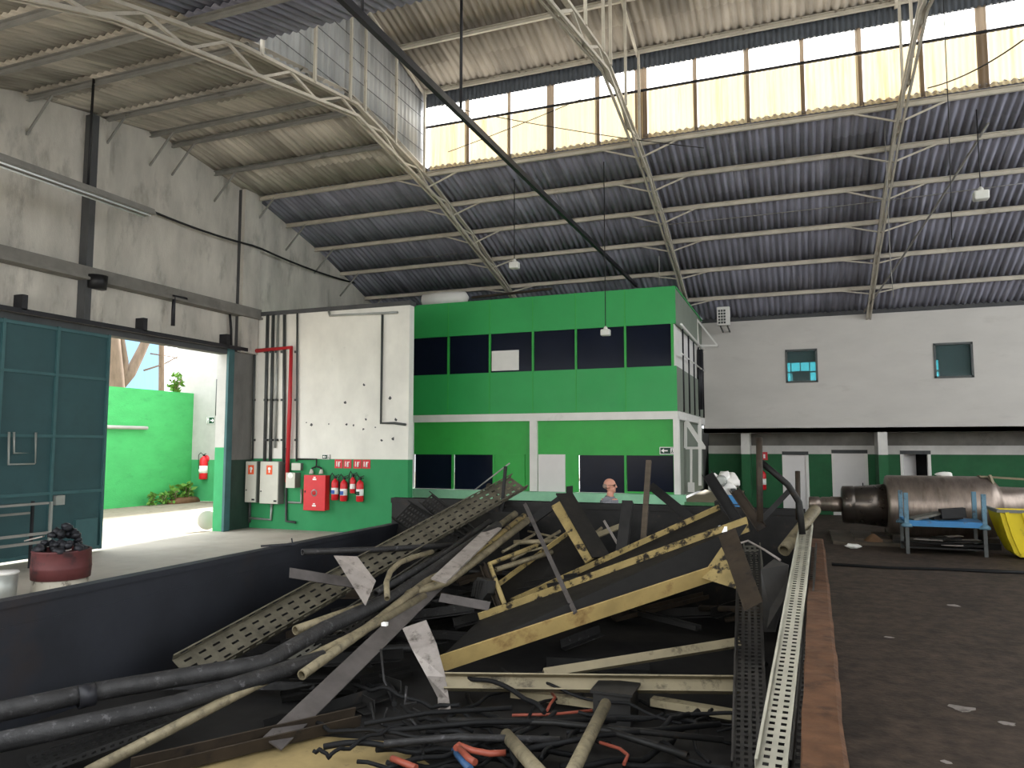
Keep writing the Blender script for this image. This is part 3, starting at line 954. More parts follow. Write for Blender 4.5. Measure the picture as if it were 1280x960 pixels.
wire(sag(aY(800, 284, 21.0), aY(1279, 229, 21.0), .05), .012, 'thin pale wire strung across the dark roof from truss to truss')
wire(sag(aY(500, 325, 21.5), aY(800, 284, 21.5), .05), .012, 'thin pale wire strung between truss and gable over the office')
wire(sag(aY(545, 130, 16.8), aY(880, 185, 16.8), .1), .01, 'thin dark wire crossing the translucent sheets on the left', 'wire')
wire(sag(aY(560, 190, 16.5), aY(735, 120, 16.5), .03), .009, 'thin dark wire rising across the translucent sheets', 'wire')
wire(sag(aY(1080, 390, 26.2), Vector((aY(1240, 235, 18.5).x, 18.5, roof_z(18.5) - .0)), .1), .03, 'thick dark cable slanting down the dark roof beside the right truss', 'wire_pale')
wire(sag(aY(1160, 110, 15.5), aY(1279, 50, 13), .1), .012, 'thin wire slanting across the translucent sheets on the right', 'wire')
wire([Vector((aY(1180, 20, 15.6).x, 15.6, UZ(15.6) - .02)), aY(1180, 20, 15.6), aY(1186, 150, 15.6), aY(1190, 300, 15.6)], .009, 'thin wire hanging straight down beside the right truss', 'wire')
wire([aY(824, 320, 20), aY(824, 356, 20.1)], .01, 'short wire hanging down to the office roof corner')
wire([Vector((aY(1110, 260, 18).x, 18, roof_z(18) + .02)), aY(1110, 260, 18), aY(1113, 330, 18), aY(1117, 372, 18)], .01, 'pale wire hanging beside the truss above the back wall')

# ------------------------------------------------------------------ fluorescent strip fixture
fx = -13.0
q0, q1 = aX(0, 200, fx), aX(187, 268, fx)
fz = q1.z
t = thing('strip_light', 'long fluorescent strip light hung along the left wall', 'light', (fx, 9, fz))
mb = MB(); mb.prism([(-.2, -.03), (.2, -.03), (.14, .1), (-.14, .1)], (fx, 6.2, fz), (fx, q1.y, fz)); mb.build('housing', M['steel_grey'], t)
for s in (-1, 1):
    mb = MB(); mb.tube([(fx + s * .1, 6.3, fz - .055), (fx + s * .1, q1.y - .06, fz - .055)], .018, 8); mb.build('tube', M['tube_glass'], t)
ry = aX(110, 225, fx).y
mb = MB(); mb.tube([(fx, ry, fz + .07), (fx + .02, ry, roof_z(ry))], .025, 8); mb.build('hanger_rod', M['wire'], t)
mb = MB(); mb.tube([(fx, q1.y - .05, fz + .05)] + sag((XL + .12, q1.y + 1.75, 8.13), (XL + .3, 17.0, 8.12), .06) + sag((XL + .3, 17.4, 8.12), (XL + .06, 23.2, 8.25), .1), .03, 6); tag(mb.build('wall_cable', M['wire']), 'black cable sagging along the upper left wall from the strip light', 'cable')
# pipe bracket with drop under the beam
mb = MB(); mb.tube([(XL + .3, 14.6, 6.1), (XL + .3, 14.2, 6.1), (XL + .3, 14.2, 5.35)], .05, 8); tag(mb.build('drop_pipe', M['steel_dark']), 'short dark pipe drop under the ledge above the gateway', 'pipe')
mb = MB(); mb.tube([(XL + .1, 16.4, 6.05), (XL + .12, 16.45, 5.6), (XL + .1, 16.5, 5.1)], .035, 8); tag(mb.build('drop_cable', M['wire']), 'black cable loop beside the gateway corner under the ledge', 'cable')
mb = MB(); mb.lathe((XL + .3, 12.0, 5.85), (0, 0, 1), [(0, .2), (.3, .22), (.32, .1)], 14); tag(mb.build('siren_box', M['black']), 'round black box under the ledge beside the wall column', 'box')

# ------------------------------------------------------------------ corner wall services
def wx(px, py=480):
    return max(aY(px, py, YW).x, XL + .1)


def wz(py, px=400):
    return aY(px, py, YW).z


YP = YW - .05
cps = [(321, 392, 575, 'conduit', .03), (336, 394, 578, 'conduit', .045), (343, 394, 578, 'conduit', .045), (349, 394, 560, 'galv', .035), (357, 394, 578, 'conduit', .045), (364, 432, 578, 'red', .06),
       (373, 392, 577, 'conduit', .028)]
for i, (px, y0, y1, m, r) in enumerate(cps):
    if m == 'red':
        continue
    mb = MB(); mb.tube([(wx(px, y0), YP, wz(y0, px)), (wx(px - (4 if px < 350 else 1), y1), YP, wz(y1, px))], r, 8)
    t = tag(mb.build('conduit', M[m]), ['thin dark vertical conduit nearest the wall corner', 'dark vertical conduit down to the left side of the left electrical cabinet',
                                        'dark vertical conduit just right of the first thick one', 'pale short conduit ending above the right electrical cabinet',
                                        'dark vertical conduit down to the right electrical cabinet', '', 'thin dark conduit just right of the red pipe'][i], 'pipe', 'wall conduits')
    for yy in (440, 500, 550):
        if y0 < yy < y1:
            mb = MB(); mb.tube([(wx(px - 2, yy), YP, wz(yy, px) - .03), (wx(px - 2, yy), YP, wz(yy, px) + .03)], r * 1.5, 8); mb.build('coupling', M['conduit'], t)
mb = MB(); mb.tube([(wx(314), YP - .06, wz(435)), (wx(366), YP - .06, wz(433)), (wx(366), YP - .06, wz(500)), (wx(365), YP - .06, wz(603))], .06, 10)
mb.tube([(XL + .1, DO1 + .2, wz(435)), (XL + .12, YP - .06, wz(435)), (wx(314), YP - .06, wz(435))], .05, 8)
tag(mb.build('fire_pipe', M['rail_red']), 'red fire water pipe bending down the white wall', 'pipe')
# upper pipe with drop near the office
mb = MB(); mb.tube([(wx(412, 397), YP, wz(390)), (wx(412), YP, wz(396)), (wx(497), YP, wz(391, 497))], .035, 8); tag(mb.build('roof_pipe', M['galv']), 'pale pipe along the top of the white wall', 'pipe')
mb = MB(); mb.tube([(wx(478), YP, wz(394, 478)), (wx(478), YP, wz(529, 478)), (wx(495), YP, wz(529, 490)), (wx(509), YP, wz(531, 500))], .035, 8); tag(mb.build('drop_conduit', M['conduit']), 'dark conduit dropping down the white wall to the office beam', 'pipe')
# electrical cabinets
for i, (a, b, y0, y1) in enumerate(((305, 330, 577, 630), (333, 356, 577, 631))):
    t = thing('electrical_cabinet', ['grey electrical cabinet with orange sticker, the one nearest the gateway', 'grey electrical cabinet with orange sticker beside the red pipe'][i], 'cabinet', (wx(a), YW, wz(y1)), 'grey electrical cabinets')
    x0, x1 = wx(a, 600), wx(b, 600); z1, z0 = wz(y0), wz(y1)
    if i == 0:
        x1 -= .04
    mb = MB(); mb.box(x0, x1, YW - .25, YW, z0, z1); mb.build('body', M['panel_side'], t)
    mb = MB(); mb.box(x0, x1 - .02, YW - .275, YW - .25, z0 + .01, z1 - .01); d = mb.build('door', M['panel_grey'], t, .006)
    xm = (x0 + x1) / 2; zm = z1 - .24
    mb = MB(); mb.cur = 0; mb.box(xm - .1, xm + .1, YW - .282, YW - .274, zm - .13, zm + .13); mb.cur = 1
    mb.lathe((xm, YW - .285, zm + .03), (0, 1, 0), [(0, .05), (.004, .05)], 12); mb.box(xm - .02, xm + .02, YW - .286, YW - .28, zm - .08, zm)
    mb.build('sticker', [M['orange'], M['sign_white']], d)
    mb = MB(); mb.box(x1 - .15, x1 - .05, YW - .281, YW - .274, z0 + .06, z0 + .11); mb.build('name_plate', M['black'], d)
    mb = MB(); mb.lathe((x0 + .05, YW - .29, z0 + .35), (0, 1, 0), [(0, .02), (.02, .02)], 8); mb.build('lock', M['black'], d)
for i, (pts, lab) in enumerate((([(308, 630), (308, 657)], 'thin conduit below the left electrical cabinet down to the floor'),
                                ([(311, 651), (340, 652), (341, 631)], 'pale bent conduit under the electrical cabinets'),
                                ([(359, 560), (359, 653), (371, 654)], 'dark conduit ending in an elbow low beside the electrical cabinets'),
                                ([(378, 612), (378, 629), (362, 629)], 'small pale conduit loop under the meter boxes'))):
    mb = MB(); mb.tube([(wx(a, b), YP, wz(b)) for a, b in pts], .035, 8); tag(mb.build('conduit', M['galv' if i in (1, 3) else 'conduit']), lab, 'pipe', 'wall conduits')
for i, (a, b, y0, y1, dp) in enumerate(((368, 379, 579, 588, .12), (365, 376, 591, 610, .25))):
    t = thing('meter_box', ['small pale junction box above the meter box', 'pale meter box with round dial beside the red pipe'][i], 'box', (wx(a), YW, wz(y1)))
    x0, x1 = wx(a, 590), wx(b, 590); z0, z1 = wz(y1), wz(y0)
    mb = MB(); mb.box(x0, x1, YW - dp, YW, z0, z1); mb.build('body', M['panel_side'], t, .01)
    mb = MB(); mb.box(x0, x1, YW - dp - .015, YW - dp, z0, z1); o = mb.build('cover', M['panel_grey'], t)
    if i:
        mb = MB(); xm = (x0 + x1) / 2; mb.lathe((xm, YW - dp - .02, z0 + .34), (0, 1, 0), [(0, .08), (.01, .09)], 16); mb.build('dial', M['sign_white'], o)
# fire hose cabinet
x0, x1, z0, z1 = wx(386, 615), wx(412, 615), wz(637), wz(594)
t = thing('hose_cabinet', 'red fire hose cabinet on the green wall', 'cabinet', (x0, YW, z0))
mb = MB(); mb.box(x0, x1, YW - .2, YW, z0, z1); mb.build('body', M['red'], t)
mb = MB(); mb.box(x0 - .01, x1 + .01, YW - .225, YW - .2, z0 - .01, z1 + .01); d = mb.build('door', M['red'], t, .008)
xm, zm = (x0 + x1) / 2, (z0 + z1) / 2 + .0
mb = MB(); mb.lathe((xm, YW - .235, zm), (0, 1, 0), [(0, .095), (.012, .1)], 20); mb.build('emblem', M['galv'], d)
mb = MB(); mb.lathe((xm, YW - .238, zm), (0, 1, 0), [(0, .065), (.012, .065)], 20); mb.build('emblem_ring', M['red'], d)
for zz in (zm + .36, zm - .36):
    mb = MB(); mb.box(xm - .06, xm + .06, YW - .23, YW - .224, zz - .012, zz + .03); mb.box(xm - .035, xm + .035, YW - .23, YW - .224, zz + .045, zz + .075); mb.build('marking', M['label_blue'] if 0 else M['sign_white'], d)
mb = MB(); mb.box(x0 + .03, x0 + .06, YW - .24, YW - .224, zm, zm + .06); mb.build('latch', M['black'], d)
t = thing('alarm_bells', 'pair of small pale alarm horns on a bracket above the red cabinet', 'alarm', (xm, YW, z1))
mb = MB(); mb.tube([(wx(374), YP, wz(574)), (wx(399), YP, wz(574)), (wx(399), YP, wz(583)), (wx(394), YP, wz(585)), (wx(394), YP, wz(589))], .025, 8); mb.tube([(wx(399), YP, wz(583)), (wx(405), YP, wz(585)), (wx(405), YP, wz(589))], .025, 8); mb.build('pipe', M['black'], t)
for px in (394, 406):
    mb = MB(); mb.lathe((wx(px), YP - .03, wz(592)), (0, 0, 1), [(0, .065), (.06, .05), (.12, .03)], 12); mb.build('horn', M['panel_grey'], t)
# chipped marks in the plaster of the white wall
random.seed(9)
for px, py, r in ((432, 504, .06), (455, 483, .05), (488, 500, .07), (495, 526, .06), (458, 525, .05), (390, 531, .06), (434, 531, .05), (443, 532, .04), (455, 537, .05), (492, 549, .07), (478, 551, .05), (412, 530, .03), (384, 528, .03), (470, 535, .03)):
    mb = MB()
    mb.poly([(wx(px) + r * random.uniform(.4, 1) * math.cos(a_ * .9), YW - .003, wz(py) + r * random.uniform(.4, 1) * math.sin(a_ * .9)) for a_ in range(7)], .004, (0, 1, 0))
    struct(mb.build('trim_mark', M['concrete_dark']))
# small signs
def exit_sign(p, w, h, label, flip=False, ax='x'):
    t = thing('exit_sign', label, 'sign', p, 'green exit signs')

    def bx(m, u0, u1, v0, v1, d):
        if ax == 'x':
            m.box(p[0] + u0, p[0] + u1, p[1] - d, p[1], p[2] + v0, p[2] + v1)
        else:
            m.box(p[0], p[0] + d, p[1] + u0, p[1] + u1, p[2] + v0, p[2] + v1)
    mb = MB(); bx(mb, -w / 2, w / 2, 0, h, .02); mb.build('plate', M['sign_green'], t)
    mb = MB(); e = w * .04
    bx(mb, -w / 2, w / 2, 0, e, .025); bx(mb, -w / 2, w / 2, h - e, h, .025); bx(mb, -w / 2, -w / 2 + e, 0, h, .025); bx(mb, w / 2 - e, w / 2, 0, h, .025)
    mb.build('border', M['sign_white'], t)
    s = -1 if flip else 1
    mb = MB()
    for k in range(6):       # arrow
        hh = h * .28 * (k + 1) / 6
        xa_ = -w * .40 + k * w * .03
        u = sorted((s * xa_, s * (xa_ + w * .03)))
        bx(mb, u[0], u[1], h / 2 - hh, h / 2 + hh, .026)
    u = sorted((s * (-w * .22), s * w * .02)); bx(mb, u[0], u[1], h * .42, h * .58, .026)
    mb.build('arrow', M['sign_white'], t)
    mb = MB()
    u = sorted((s * w * .2, s * w * .42)); bx(mb, u[0], u[1], h * .15, h * .85, .026)
    mb.build('pictogram_panel', M['sign_white'], t)
    mb = MB(); m0 = s * w * .31
    bx(mb, m0 - w * .03, m0 + w * .03, h * .3, h * .6, .029); bx(mb, m0 - w * .02, m0 + w * .02, h * .64, h * .76, .029); bx(mb, m0 - w * .07, m0 - w * .02, h * .2, h * .36, .029); bx(mb, m0 + w * .02, m0 + w * .07, h * .22, h * .34, .029)
    mb.build('running_figure', M['sign_green'], t)
    return t


exit_sign((wx(408, 573), YW - .0, wz(574)), .26, .13, 'small dark green arrow sign above the red fire cabinet')
exit_sign(tuple(aY(834.5, 568, YF - .0)), .42, .2, 'green arrow exit sign at the right end of the office front')

# extinguishers
def extinguisher(x, y, z, label, s=1.0, band='label_blue', face=(0, -1), group='wall extinguishers', hose=True):
    """z = height of its foot; face = direction away from the wall"""
    t = thing('fire_extinguisher', label, 'fire extinguisher', (x, y, z), group)
    fx_, fy_ = face
    cx, cy = x + fx_ * .12, y + fy_ * .12
    r = .1 * s; hh = .56 * s
    mb = MB(); mb.lathe((cx, cy, z), (0, 0, 1), [(0, r * .8), (.02 * s, r), (hh * .82, r), (hh * .93, r * .8), (hh, r * .35), (hh + .03, r * .3)], 18); mb.build('cylinder', M['red'], t)
    mb = MB(); mb.lathe((cx, cy, z + hh * .28), (0, 0, 1), [(0, r * 1.015), (hh * .32, r * 1.015)], 18); l = mb.build('paper_label', M['sign_white'], t)
    mb = MB(); mb.cur = 0
    n = Vector((fx_, fy_, 0)); sd = Vector((-fy_, fx_, 0))
    c = Vector((cx, cy, z + hh * .40)) + n * (r * 1.0)
    mb.poly([c - sd * .05 * s - Vector((0, 0, .05)), c + sd * .05 * s - Vector((0, 0, .05)), c + sd * .05 * s + Vector((0, 0, .05)), c - sd * .05 * s + Vector((0, 0, .05))], .012, n)
    mb.build('label_mark', M[band], l)
    mb = MB(); mb.box(cx - .03, cx + .03, cy - .03, cy + .03, z + hh + .02, z + hh + .08); a = Vector((cx, cy, z + hh + .08)); mb.bar(a - sd * .03, a + sd * .12 + Vector((0, 0, .05)), .03, .02); mb.bar(a - sd * .03, a + sd * .11 - Vector((0, 0, .02)), .03, .015)
    mb.build('valve_handle', M['black'], t)
    if hose:
        mb = MB(); b0 = Vector((cx, cy, z + hh + .05))
        mb.tube([b0, b0 - sd * .1 * s + Vector((0, 0, .12)), b0 - sd * .17 * s + Vector((0, 0, .02)), b0 - sd * .16 * s - Vector((0, 0, .25 * s)), b0 - sd * .14 * s - Vector((0, 0, .42 * s))], .014, 8)
        mb.build('hose', M['black'], t)
    mb = MB(); mb.bar(Vector((x, y, z + hh * .75)), Vector((cx, cy, z + hh * .75)), .05, .03); mb.build('wall_hook', M['black'], t)
    return t


for i, (px, yb_, s, b) in enumerate(((422, 624, 1.0, 'label_blue'), (433, 625, 1.0, 'label_blue'), (444, 615, .75, 'sign_white'), (453, 625, 1.0, 'sign_green'))):
    extinguisher(wx(px, 610), YW, wz(yb_), ['red extinguisher with blue label, nearest the red cabinet', 'red extinguisher with blue label, second from the red cabinet',
                 'smaller red extinguisher hung higher than its neighbours', 'red extinguisher with green label at the office end of the row'][i], s, b)
    px2 = (423.5, 434.5, 447, 458)[i]
    xs_, zz = wx(px2, 581), wz(585)
    t = thing('extinguisher_sign', ['red extinguisher sign nearest the red cabinet', 'red extinguisher sign, second from the red cabinet', 'red extinguisher sign, third from the red cabinet', 'red extinguisher sign at the office end of the row'][i], 'sign', (xs_, YW, zz), 'red extinguisher signs')
    mb = MB(); mb.box(xs_ - .125, xs_ + .125, YW - .012, YW, zz, zz + .24); mb.build('plate', M['red_sign'], t)
    mb = MB(); mb.lathe((xs_ + .02, YW - .02, zz + .1), (0, 0, 1), [(-.06, .028), (.04, .028), (.06, .01)], 8); mb.box(xs_ - .01, xs_ + .07, YW - .02, YW - .01, zz + .16, zz + .18)
    mb.box(xs_ - .07, xs_ - .05, YW - .02, YW - .01, zz + .05, zz + .19); mb.build('pictogram', M['sign_white'], t)

# ------------------------------------------------------------------ back lower zone: extinguisher and sign
p = aY(954, 612, YL); extinguisher(p.x, YL, p.z, 'red extinguisher with white label on the dark green wall under the overhang', 1.15, 'sign_white')
p = aY(955.5, 575, YL); t = thing('extinguisher_sign', 'small red and white sign above the extinguisher under the overhang', 'sign', p)
mb = MB(); mb.box(p.x - .11, p.x + .11, YL - .012, YL, p.z, p.z + .28); mb.build('plate', M['red_sign'], t)
mb = MB(); mb.box(p.x - .03, p.x + .03, YL - .02, YL - .01, p.z + .06, p.z + .2); mb.build('pictogram', M['sign_white'], t)

# ------------------------------------------------------------------ yard outside
mb = MB()
gx = -24.4
mb.box(gx - .25, gx, 8, aX(240, 560, gx).y, -.03, 4.6); struct(mb.build('wall_yard', M['yard_green']))
wy = aX(240, 560, gx).y
mb = MB(); mb.box(gx - 1.0, gx + 3.0, wy, wy + .3, 0, 7.2); struct(mb.build('wall_yard_white', M['yard_split']))
mb = MB(); mb.box(gx - 1.0, gx + 3.2, wy - .15, wy, 6.9, 7.2); struct(mb.build('trim_yard', M['cream_bar']))
mb = MB(); mb.tube([(gx + .12, 17.0, 3.05), (gx + .12, 20.3 + 2.2, 3.05)], .07, 8); tag(mb.build('wall_pipe', M['yard_split']), 'pale green horizontal pipe on the sunlit green yard wall', 'pipe')
p = aY(256.5, 599, wy); extinguisher(p.x, wy, p.z, 'red extinguisher outside on the white and green yard wall', 1.7, 'sign_white')
p = aY(258, 575, wy); t = MB(); t.lathe((p.x, wy - .03, p.z + .05), (0, 1, 0), [(0, .16), (.03, .16)], 16); tag(t.build('round_sign', M['red_sign']), 'round red sign over the yard extinguisher', 'sign')
p = aY(263.5, 530, wy); exit_sign((p.x, wy, p.z), .42, .3, 'dark sign plate on the white yard wall', True)
mb = MB(); mb.tube([(p.x + .32, wy - .04, p.z + .35), (p.x + .32, wy - .04, p.z + 1.9)], .05, 8)
tag(mb.build('wall_conduit', M['conduit']), 'dark conduit above the sign on the white yard wall', 'pipe')
# plants at the foot of the wall
def shrub(c, r, n, label, seed):
    random.seed(seed)
    t = thing('shrub', label, 'plant', c, 'plants at the foot of the yard wall')
    mb = MB()
    for i in range(n):
        a = random.uniform(0, 2 * math.pi); e = random.uniform(0, 1)
        d = Vector((math.cos(a) * r * e * .35, math.sin(a) * r * e * .7, random.uniform(.05, 1) * r * 1.3)) + Vector(c)
        u = Vector((random.uniform(-1, 1), random.uniform(-1, 1), random.uniform(-.3, 1))).normalized() * r * .28
        v = u.cross(Vector((random.uniform(-1, 1), random.uniform(-1, 1), .3))).normalized() * r * .12
        mb.add([d - u, d + v, d + u, d - v], [(0, 1, 2, 3)], False)
    mb.build('foliage', M['leaf'], t)
    mb = MB()
    for i in range(5):
        a = random.uniform(0, 6.28); mb.tube([c, Vector(c) + Vector((math.cos(a) * r * .5, math.sin(a) * r * .25, r))], .015, 5)
    mb.build('stem', M['bark'], t)


for i, (px, py, r) in enumerate(((190, 628, .38), (203, 625, .34), (216, 624, .5), (233, 621, .62))):
    c = aX(px, py, gx + .35); c.z = 0
    shrub(c, r, 70, ['low dark green plant, leftmost at the foot of the yard wall', 'low green plant second from the left at the foot of the yard wall', 'yellow green plant third along the foot of the yard wall', 'tallest yellow green plant in the corner of the yard'][i], i)
mb = MB(); mb.blob((gx + .35, aX(222, 622, gx).y, .02), .3, .9, .22, 3); tag(mb.build('soil_heap', M['soil']), 'brown soil heap behind the yard plants', 'soil')
# white round slab leaning at the jamb
mb = MB(); p = aZ(258, 662, 0); mb.lathe((p.x, p.y, .27), (.8, -.5, .1), [(0, .25), (.02, .27), (.08, .27), (.1, .25)], 24)
tag(mb.build('round_slab', M['panel_grey']), 'white round slab leaning by the gateway jamb', 'slab')
# tree
t = thing('bare_tree', 'pale bare tree with cut forked branches beyond the green yard wall', 'tree', (-30.5, 22, 0))
TX = -30.5
mb = MB()
q = lambda px, py: aX(px, py, TX)
mb.tube([q(142, 640), q(146, 480), q(143, 440), q(139, 380)], .42, 10, .26); mb.build('trunk', M['bark'], t)
mb = MB(); mb.tube([q(150, 480), q(163, 466), q(176, 440), q(190, 410), q(203, 380)], .3, 10, .17); mb.build('branch', M['bark'], t)
mb = MB(); mb.tube([q(152, 478), q(156, 452), q(152, 425), q(147, 395)], .2, 8, .12); mb.build('branch', M['bark'], t)
mb = MB(); mb.tube([q(200, 640), q(202, 480), q(202, 430), q(203, 380)], .16, 8, .12); tag(mb.build('slender_tree', M['bark']), 'thin straight trunk beyond the green yard wall', 'tree')
mb = MB(); mb.tube([q(180, 463), q(205, 455), q(222, 446), q(234, 438)], .05, 6, .03); mb.tube([q(188, 442), q(215, 446), q(232, 452)], .04, 6, .03); tag(mb.build('bare_branch', M['bark']), 'dead branch hanging beyond the yard wall', 'branch')
shrub((gx + 1.4, wy - .05, 7.15), 1.0, 120, 'green creeper on top of the white yard wall', 21)
shrub((gx - .1, aX(222, 480, gx).y, 4.58), .6, 60, 'yellow green leaves peeping over the green yard wall', 22)
mb = MB(); mb.box(-62, -46, 36, 44, 0, 22); t_ = mb.build('tower_building', M['tower_blue'])
tag(t_, 'pale blue clad building far beyond the yard wall', 'building')
for k in range(6):
    mb = MB(); x = -61 + k * 2.6; mb.box(x, x + 1.2, 35.9, 36, 1, 21.5); mb.build('window_band', M['label_blue'] if 0 else M['tower_blue'], t_)

# ------------------------------------------------------------------ things by the gate: drum, pot, rack
dc = Vector((-11.15, 8.75, 0))
t = thing('scrap_drum', 'faded red cut drum on a flaking pale stand, heaped with black scrap', 'drum', dc)
mb = MB(); mb.lathe(dc + Vector((0, 0, .24)), (0, 0, 1), [(0, .40), (.0, .42), (.16, .43), (.17, .435), (.19, .43), (.42, .42), (.43, .43), (.45, .42), (.45, .39), (.2, .38)], 28); mb.build('drum_body', M['drum_red'], t)
mb = MB(); mb.lathe(dc, (0, 0, 1), [(0, .43), (.05, .41), (.24, .40)], 28); mb.build('stand', M['drum_white'], t)
random.seed(3)
for i in range(48):
    a = random.uniform(0, 6.28); r = .36 * math.sqrt(random.random()); h = .68 + (0.38 - r) * random.uniform(.1, 1.35)
    mb = MB(); s = random.uniform(.05, .09)
    mb.blob((dc.x + r * math.cos(a), dc.y + r * math.sin(a), h), s * 1.2, s, s * .8, i, .5, 1)
    tag(mb.build('scrap_lump', M['chunk']), 'black scrap lump heaped in the red drum', 'scrap', 'black scrap lumps in the red drum')
for i, (a, b) in enumerate(((aY(32, 665, 8.6), aY(55, 661, 8.7)), (aY(67, 681, 8.5), aY(90, 677, 8.7)))):
    mb = MB(); a.z -= .14; b.z -= .12; mb.bar(a, b, .05, .02); tag(mb.build('metal_strip', M['plate']), ['pale metal strip lying on top of the drum scrap', 'pale metal strip sticking out over the drum edge'][i], 'scrap')
c = aZ(3, 752, 0)
t = thing('pot', 'grey round pot standing beside the red drum', 'pot', c)
mb = MB(); mb.lathe(c, (0, 0, 1), [(0, .14), (.02, .17), (.42, .19), (.42, .175), (.05, .15)], 20); mb.build('body', M['galv'], t)
mb = MB(); mb.lathe(c + Vector((0, 0, .41)), (0, 0, 1), [(0, .19), (.02, .205), (.04, .19)], 20); mb.build('rim', M['white'], t)
# rack
t = thing('steel_rack', 'dark steel rack with pale tubular rails standing against the green gate', 'rack', (-13.6, 8.6, 0))
rx = -13.4
g = lambda px, py, X=rx: aX(px, py, X)
for z_, X in ((g(30, 631).z, rx), (g(30, 645).z, rx - .5)):
    mb = MB(); mb.bar((X, 6.3, z_), (X, g(60, 630).y, z_), .06, .04); mb.build('rail', M['steel_grey'], t)
mb = MB(); mb.box(rx - .55, rx + .02, 6.3, g(50, 630).y, g(30, 631).z - .03, g(30, 631).z - .005); mb.build('top', M['door_green'], t)
for (y_, X) in ((g(63, 650).y, rx), (g(63, 650).y, rx - .5), (7.1, rx), (7.1, rx - .5)):
    mb = MB(); mb.bar((X, y_, 0), (X, y_, g(30, 631).z + .02), .045, .045); mb.build('leg', M['galv'] if X == rx else M['steel_dark'], t)
for py in (671, 682):
    mb = MB(); z_ = g(15, py).z; mb.bar((rx, 6.3, z_), (rx, g(40, 670).y + .4, z_), .03, .05); mb.build('shelf_rail', M['steel_grey'], t)

# ------------------------------------------------------------------ the scrap bin
ZR, BX0, BX1, BY0, BY1, ZE = 1.1, -5.95, .02, 1.6, 10.4, 1.53
t = thing('scrap_bin', 'huge dark steel bin with a brown painted rim, filled with scrap metal', 'bin', (-3, 6.4, 0))
mb = MB(); mb.box(BX0 - .1, BX1 + .1, BY0, BY1, .02, .08); mb.build('bottom', M['bin_floor'], t)
mb = MB(); mb.box(BX0 - .08, BX0, BY0, BY1, .08, ZR); mb.bar((BX0 - .05, BY0, ZR - .02), (BX0 - .05, BY1, ZR), .14, .06); mb.bar((BX0 - .02, BY0, ZR - .22), (BX0 - .02, BY1, ZR - .22), .05, .05)
mb.build('side_wall', M['bin_steel'], t)
mb = MB(); mb.box(BX1, BX1 + .08, BY0, BY1, .08, ZR - .02); mb.build('side_wall', M['bin_steel'], t)
mb = MB(); mb.box(BX0 - .1, BX1 + .02, BY1, BY1 + .1, .08, ZE); mb.box(BX0 - .1, BX1 + .02, BY1 - .03, BY1 + .12, ZE - .08, ZE); mb.build('end_wall', M['scrap_dark'], t)
mb = MB(); mb.box(BX0 - .1, BX1 + .1, BY0 - .1, BY0, .08, ZR - .05); mb.build('end_wall', M['bin_steel'], t)
# dented brown rim
mb = MB(); n = 70
prof = [(-.01, -.16), (-.005, 0), (.0, .012), (.15, .012), (.17, -.0), (.175, -.16)]
vs = []
for i in range(n + 1):
    y = BY0 + (BY1 + .5 - BY0) * i / n
    dx = .010 * mnoise.noise(Vector((0, y * .9, 3))) + .007 * mnoise.noise(Vector((5, y * 4, 3)))
    dz = .018 * mnoise.noise(Vector((9, y * 1.3, 1))) + .008 * mnoise.noise(Vector((2, y * 5, 1)))
    xo = -.03 + .11 * max(0, (y - 3.2)) / 7.2
    for j, (a, b) in enumerate(prof):
        e = .006 * mnoise.noise(Vector((j * 3.3, y * 3, 7)))
        vs.append((xo + a + dx + e, y, ZR + b + dz))
m_ = len(prof)
fs = [(i * m_ + j, i * m_ + (j + 1) % m_, (i + 1) * m_ + (j + 1) % m_, (i + 1) * m_ + j) for i in range(n) for j in range(m_)]
fs += [tuple(range(m_)), tuple(range(n * m_ + m_ - 1, n * m_ - 1, -1))]
mb.add(vs, fs, False)
mb.build('rim', M['bin_rim'], t)['label'] = 'dented brown painted rim'

# ------------------------------------------------------------------ scrap in the bin
DBG = []


def P(e):
    """end point: photo pixel plus either its depth ('y') or its height ('z')"""
    px, py, k, v = e
    p = aY(px, py, v) if k == 'y' else aZ(px, py, v)
    DBG.append((e, p))
    return p


def lsec(a, b, t):
    return [(-a / 2, -b / 2), (a / 2, -b / 2), (a / 2, -b / 2 + t), (-a / 2 + t, -b / 2 + t), (-a / 2 + t, b / 2), (-a / 2, b / 2)]


def isec(w, h, t):
    return [(-w / 2, -h / 2), (w / 2, -h / 2), (w / 2, -h / 2 + t), (t / 2, -h / 2 + t), (t / 2, h / 2 - t), (w / 2, h / 2 - t), (w / 2, h / 2),
            (-w / 2, h / 2), (-w / 2, h / 2 - t), (-t / 2, h / 2 - t), (-t / 2, -h / 2 + t), (-w / 2, -h / 2 + t)]


def csec(w, h, t):
    return [(-w / 2, -h / 2), (w / 2, -h / 2), (w / 2, h / 2), (w / 2 - t, h / 2), (w / 2 - t, -h / 2 + t), (-w / 2 + t, -h / 2 + t), (-w / 2 + t, h / 2), (-w / 2, h / 2)]


def scrap_bar(name, a, b, sec, mat, label, cat='scrap', up=(0, 0, 1), group=None):
    mb = MB(); mb.prism(sec, P(a), P(b), up)
    return tag(mb.build(name, M[mat]), label, cat, group)


def rect(w, h):
    return [(-w / 2, -h / 2), (w / 2, -h / 2), (w / 2, h / 2), (-w / 2, h / 2)]


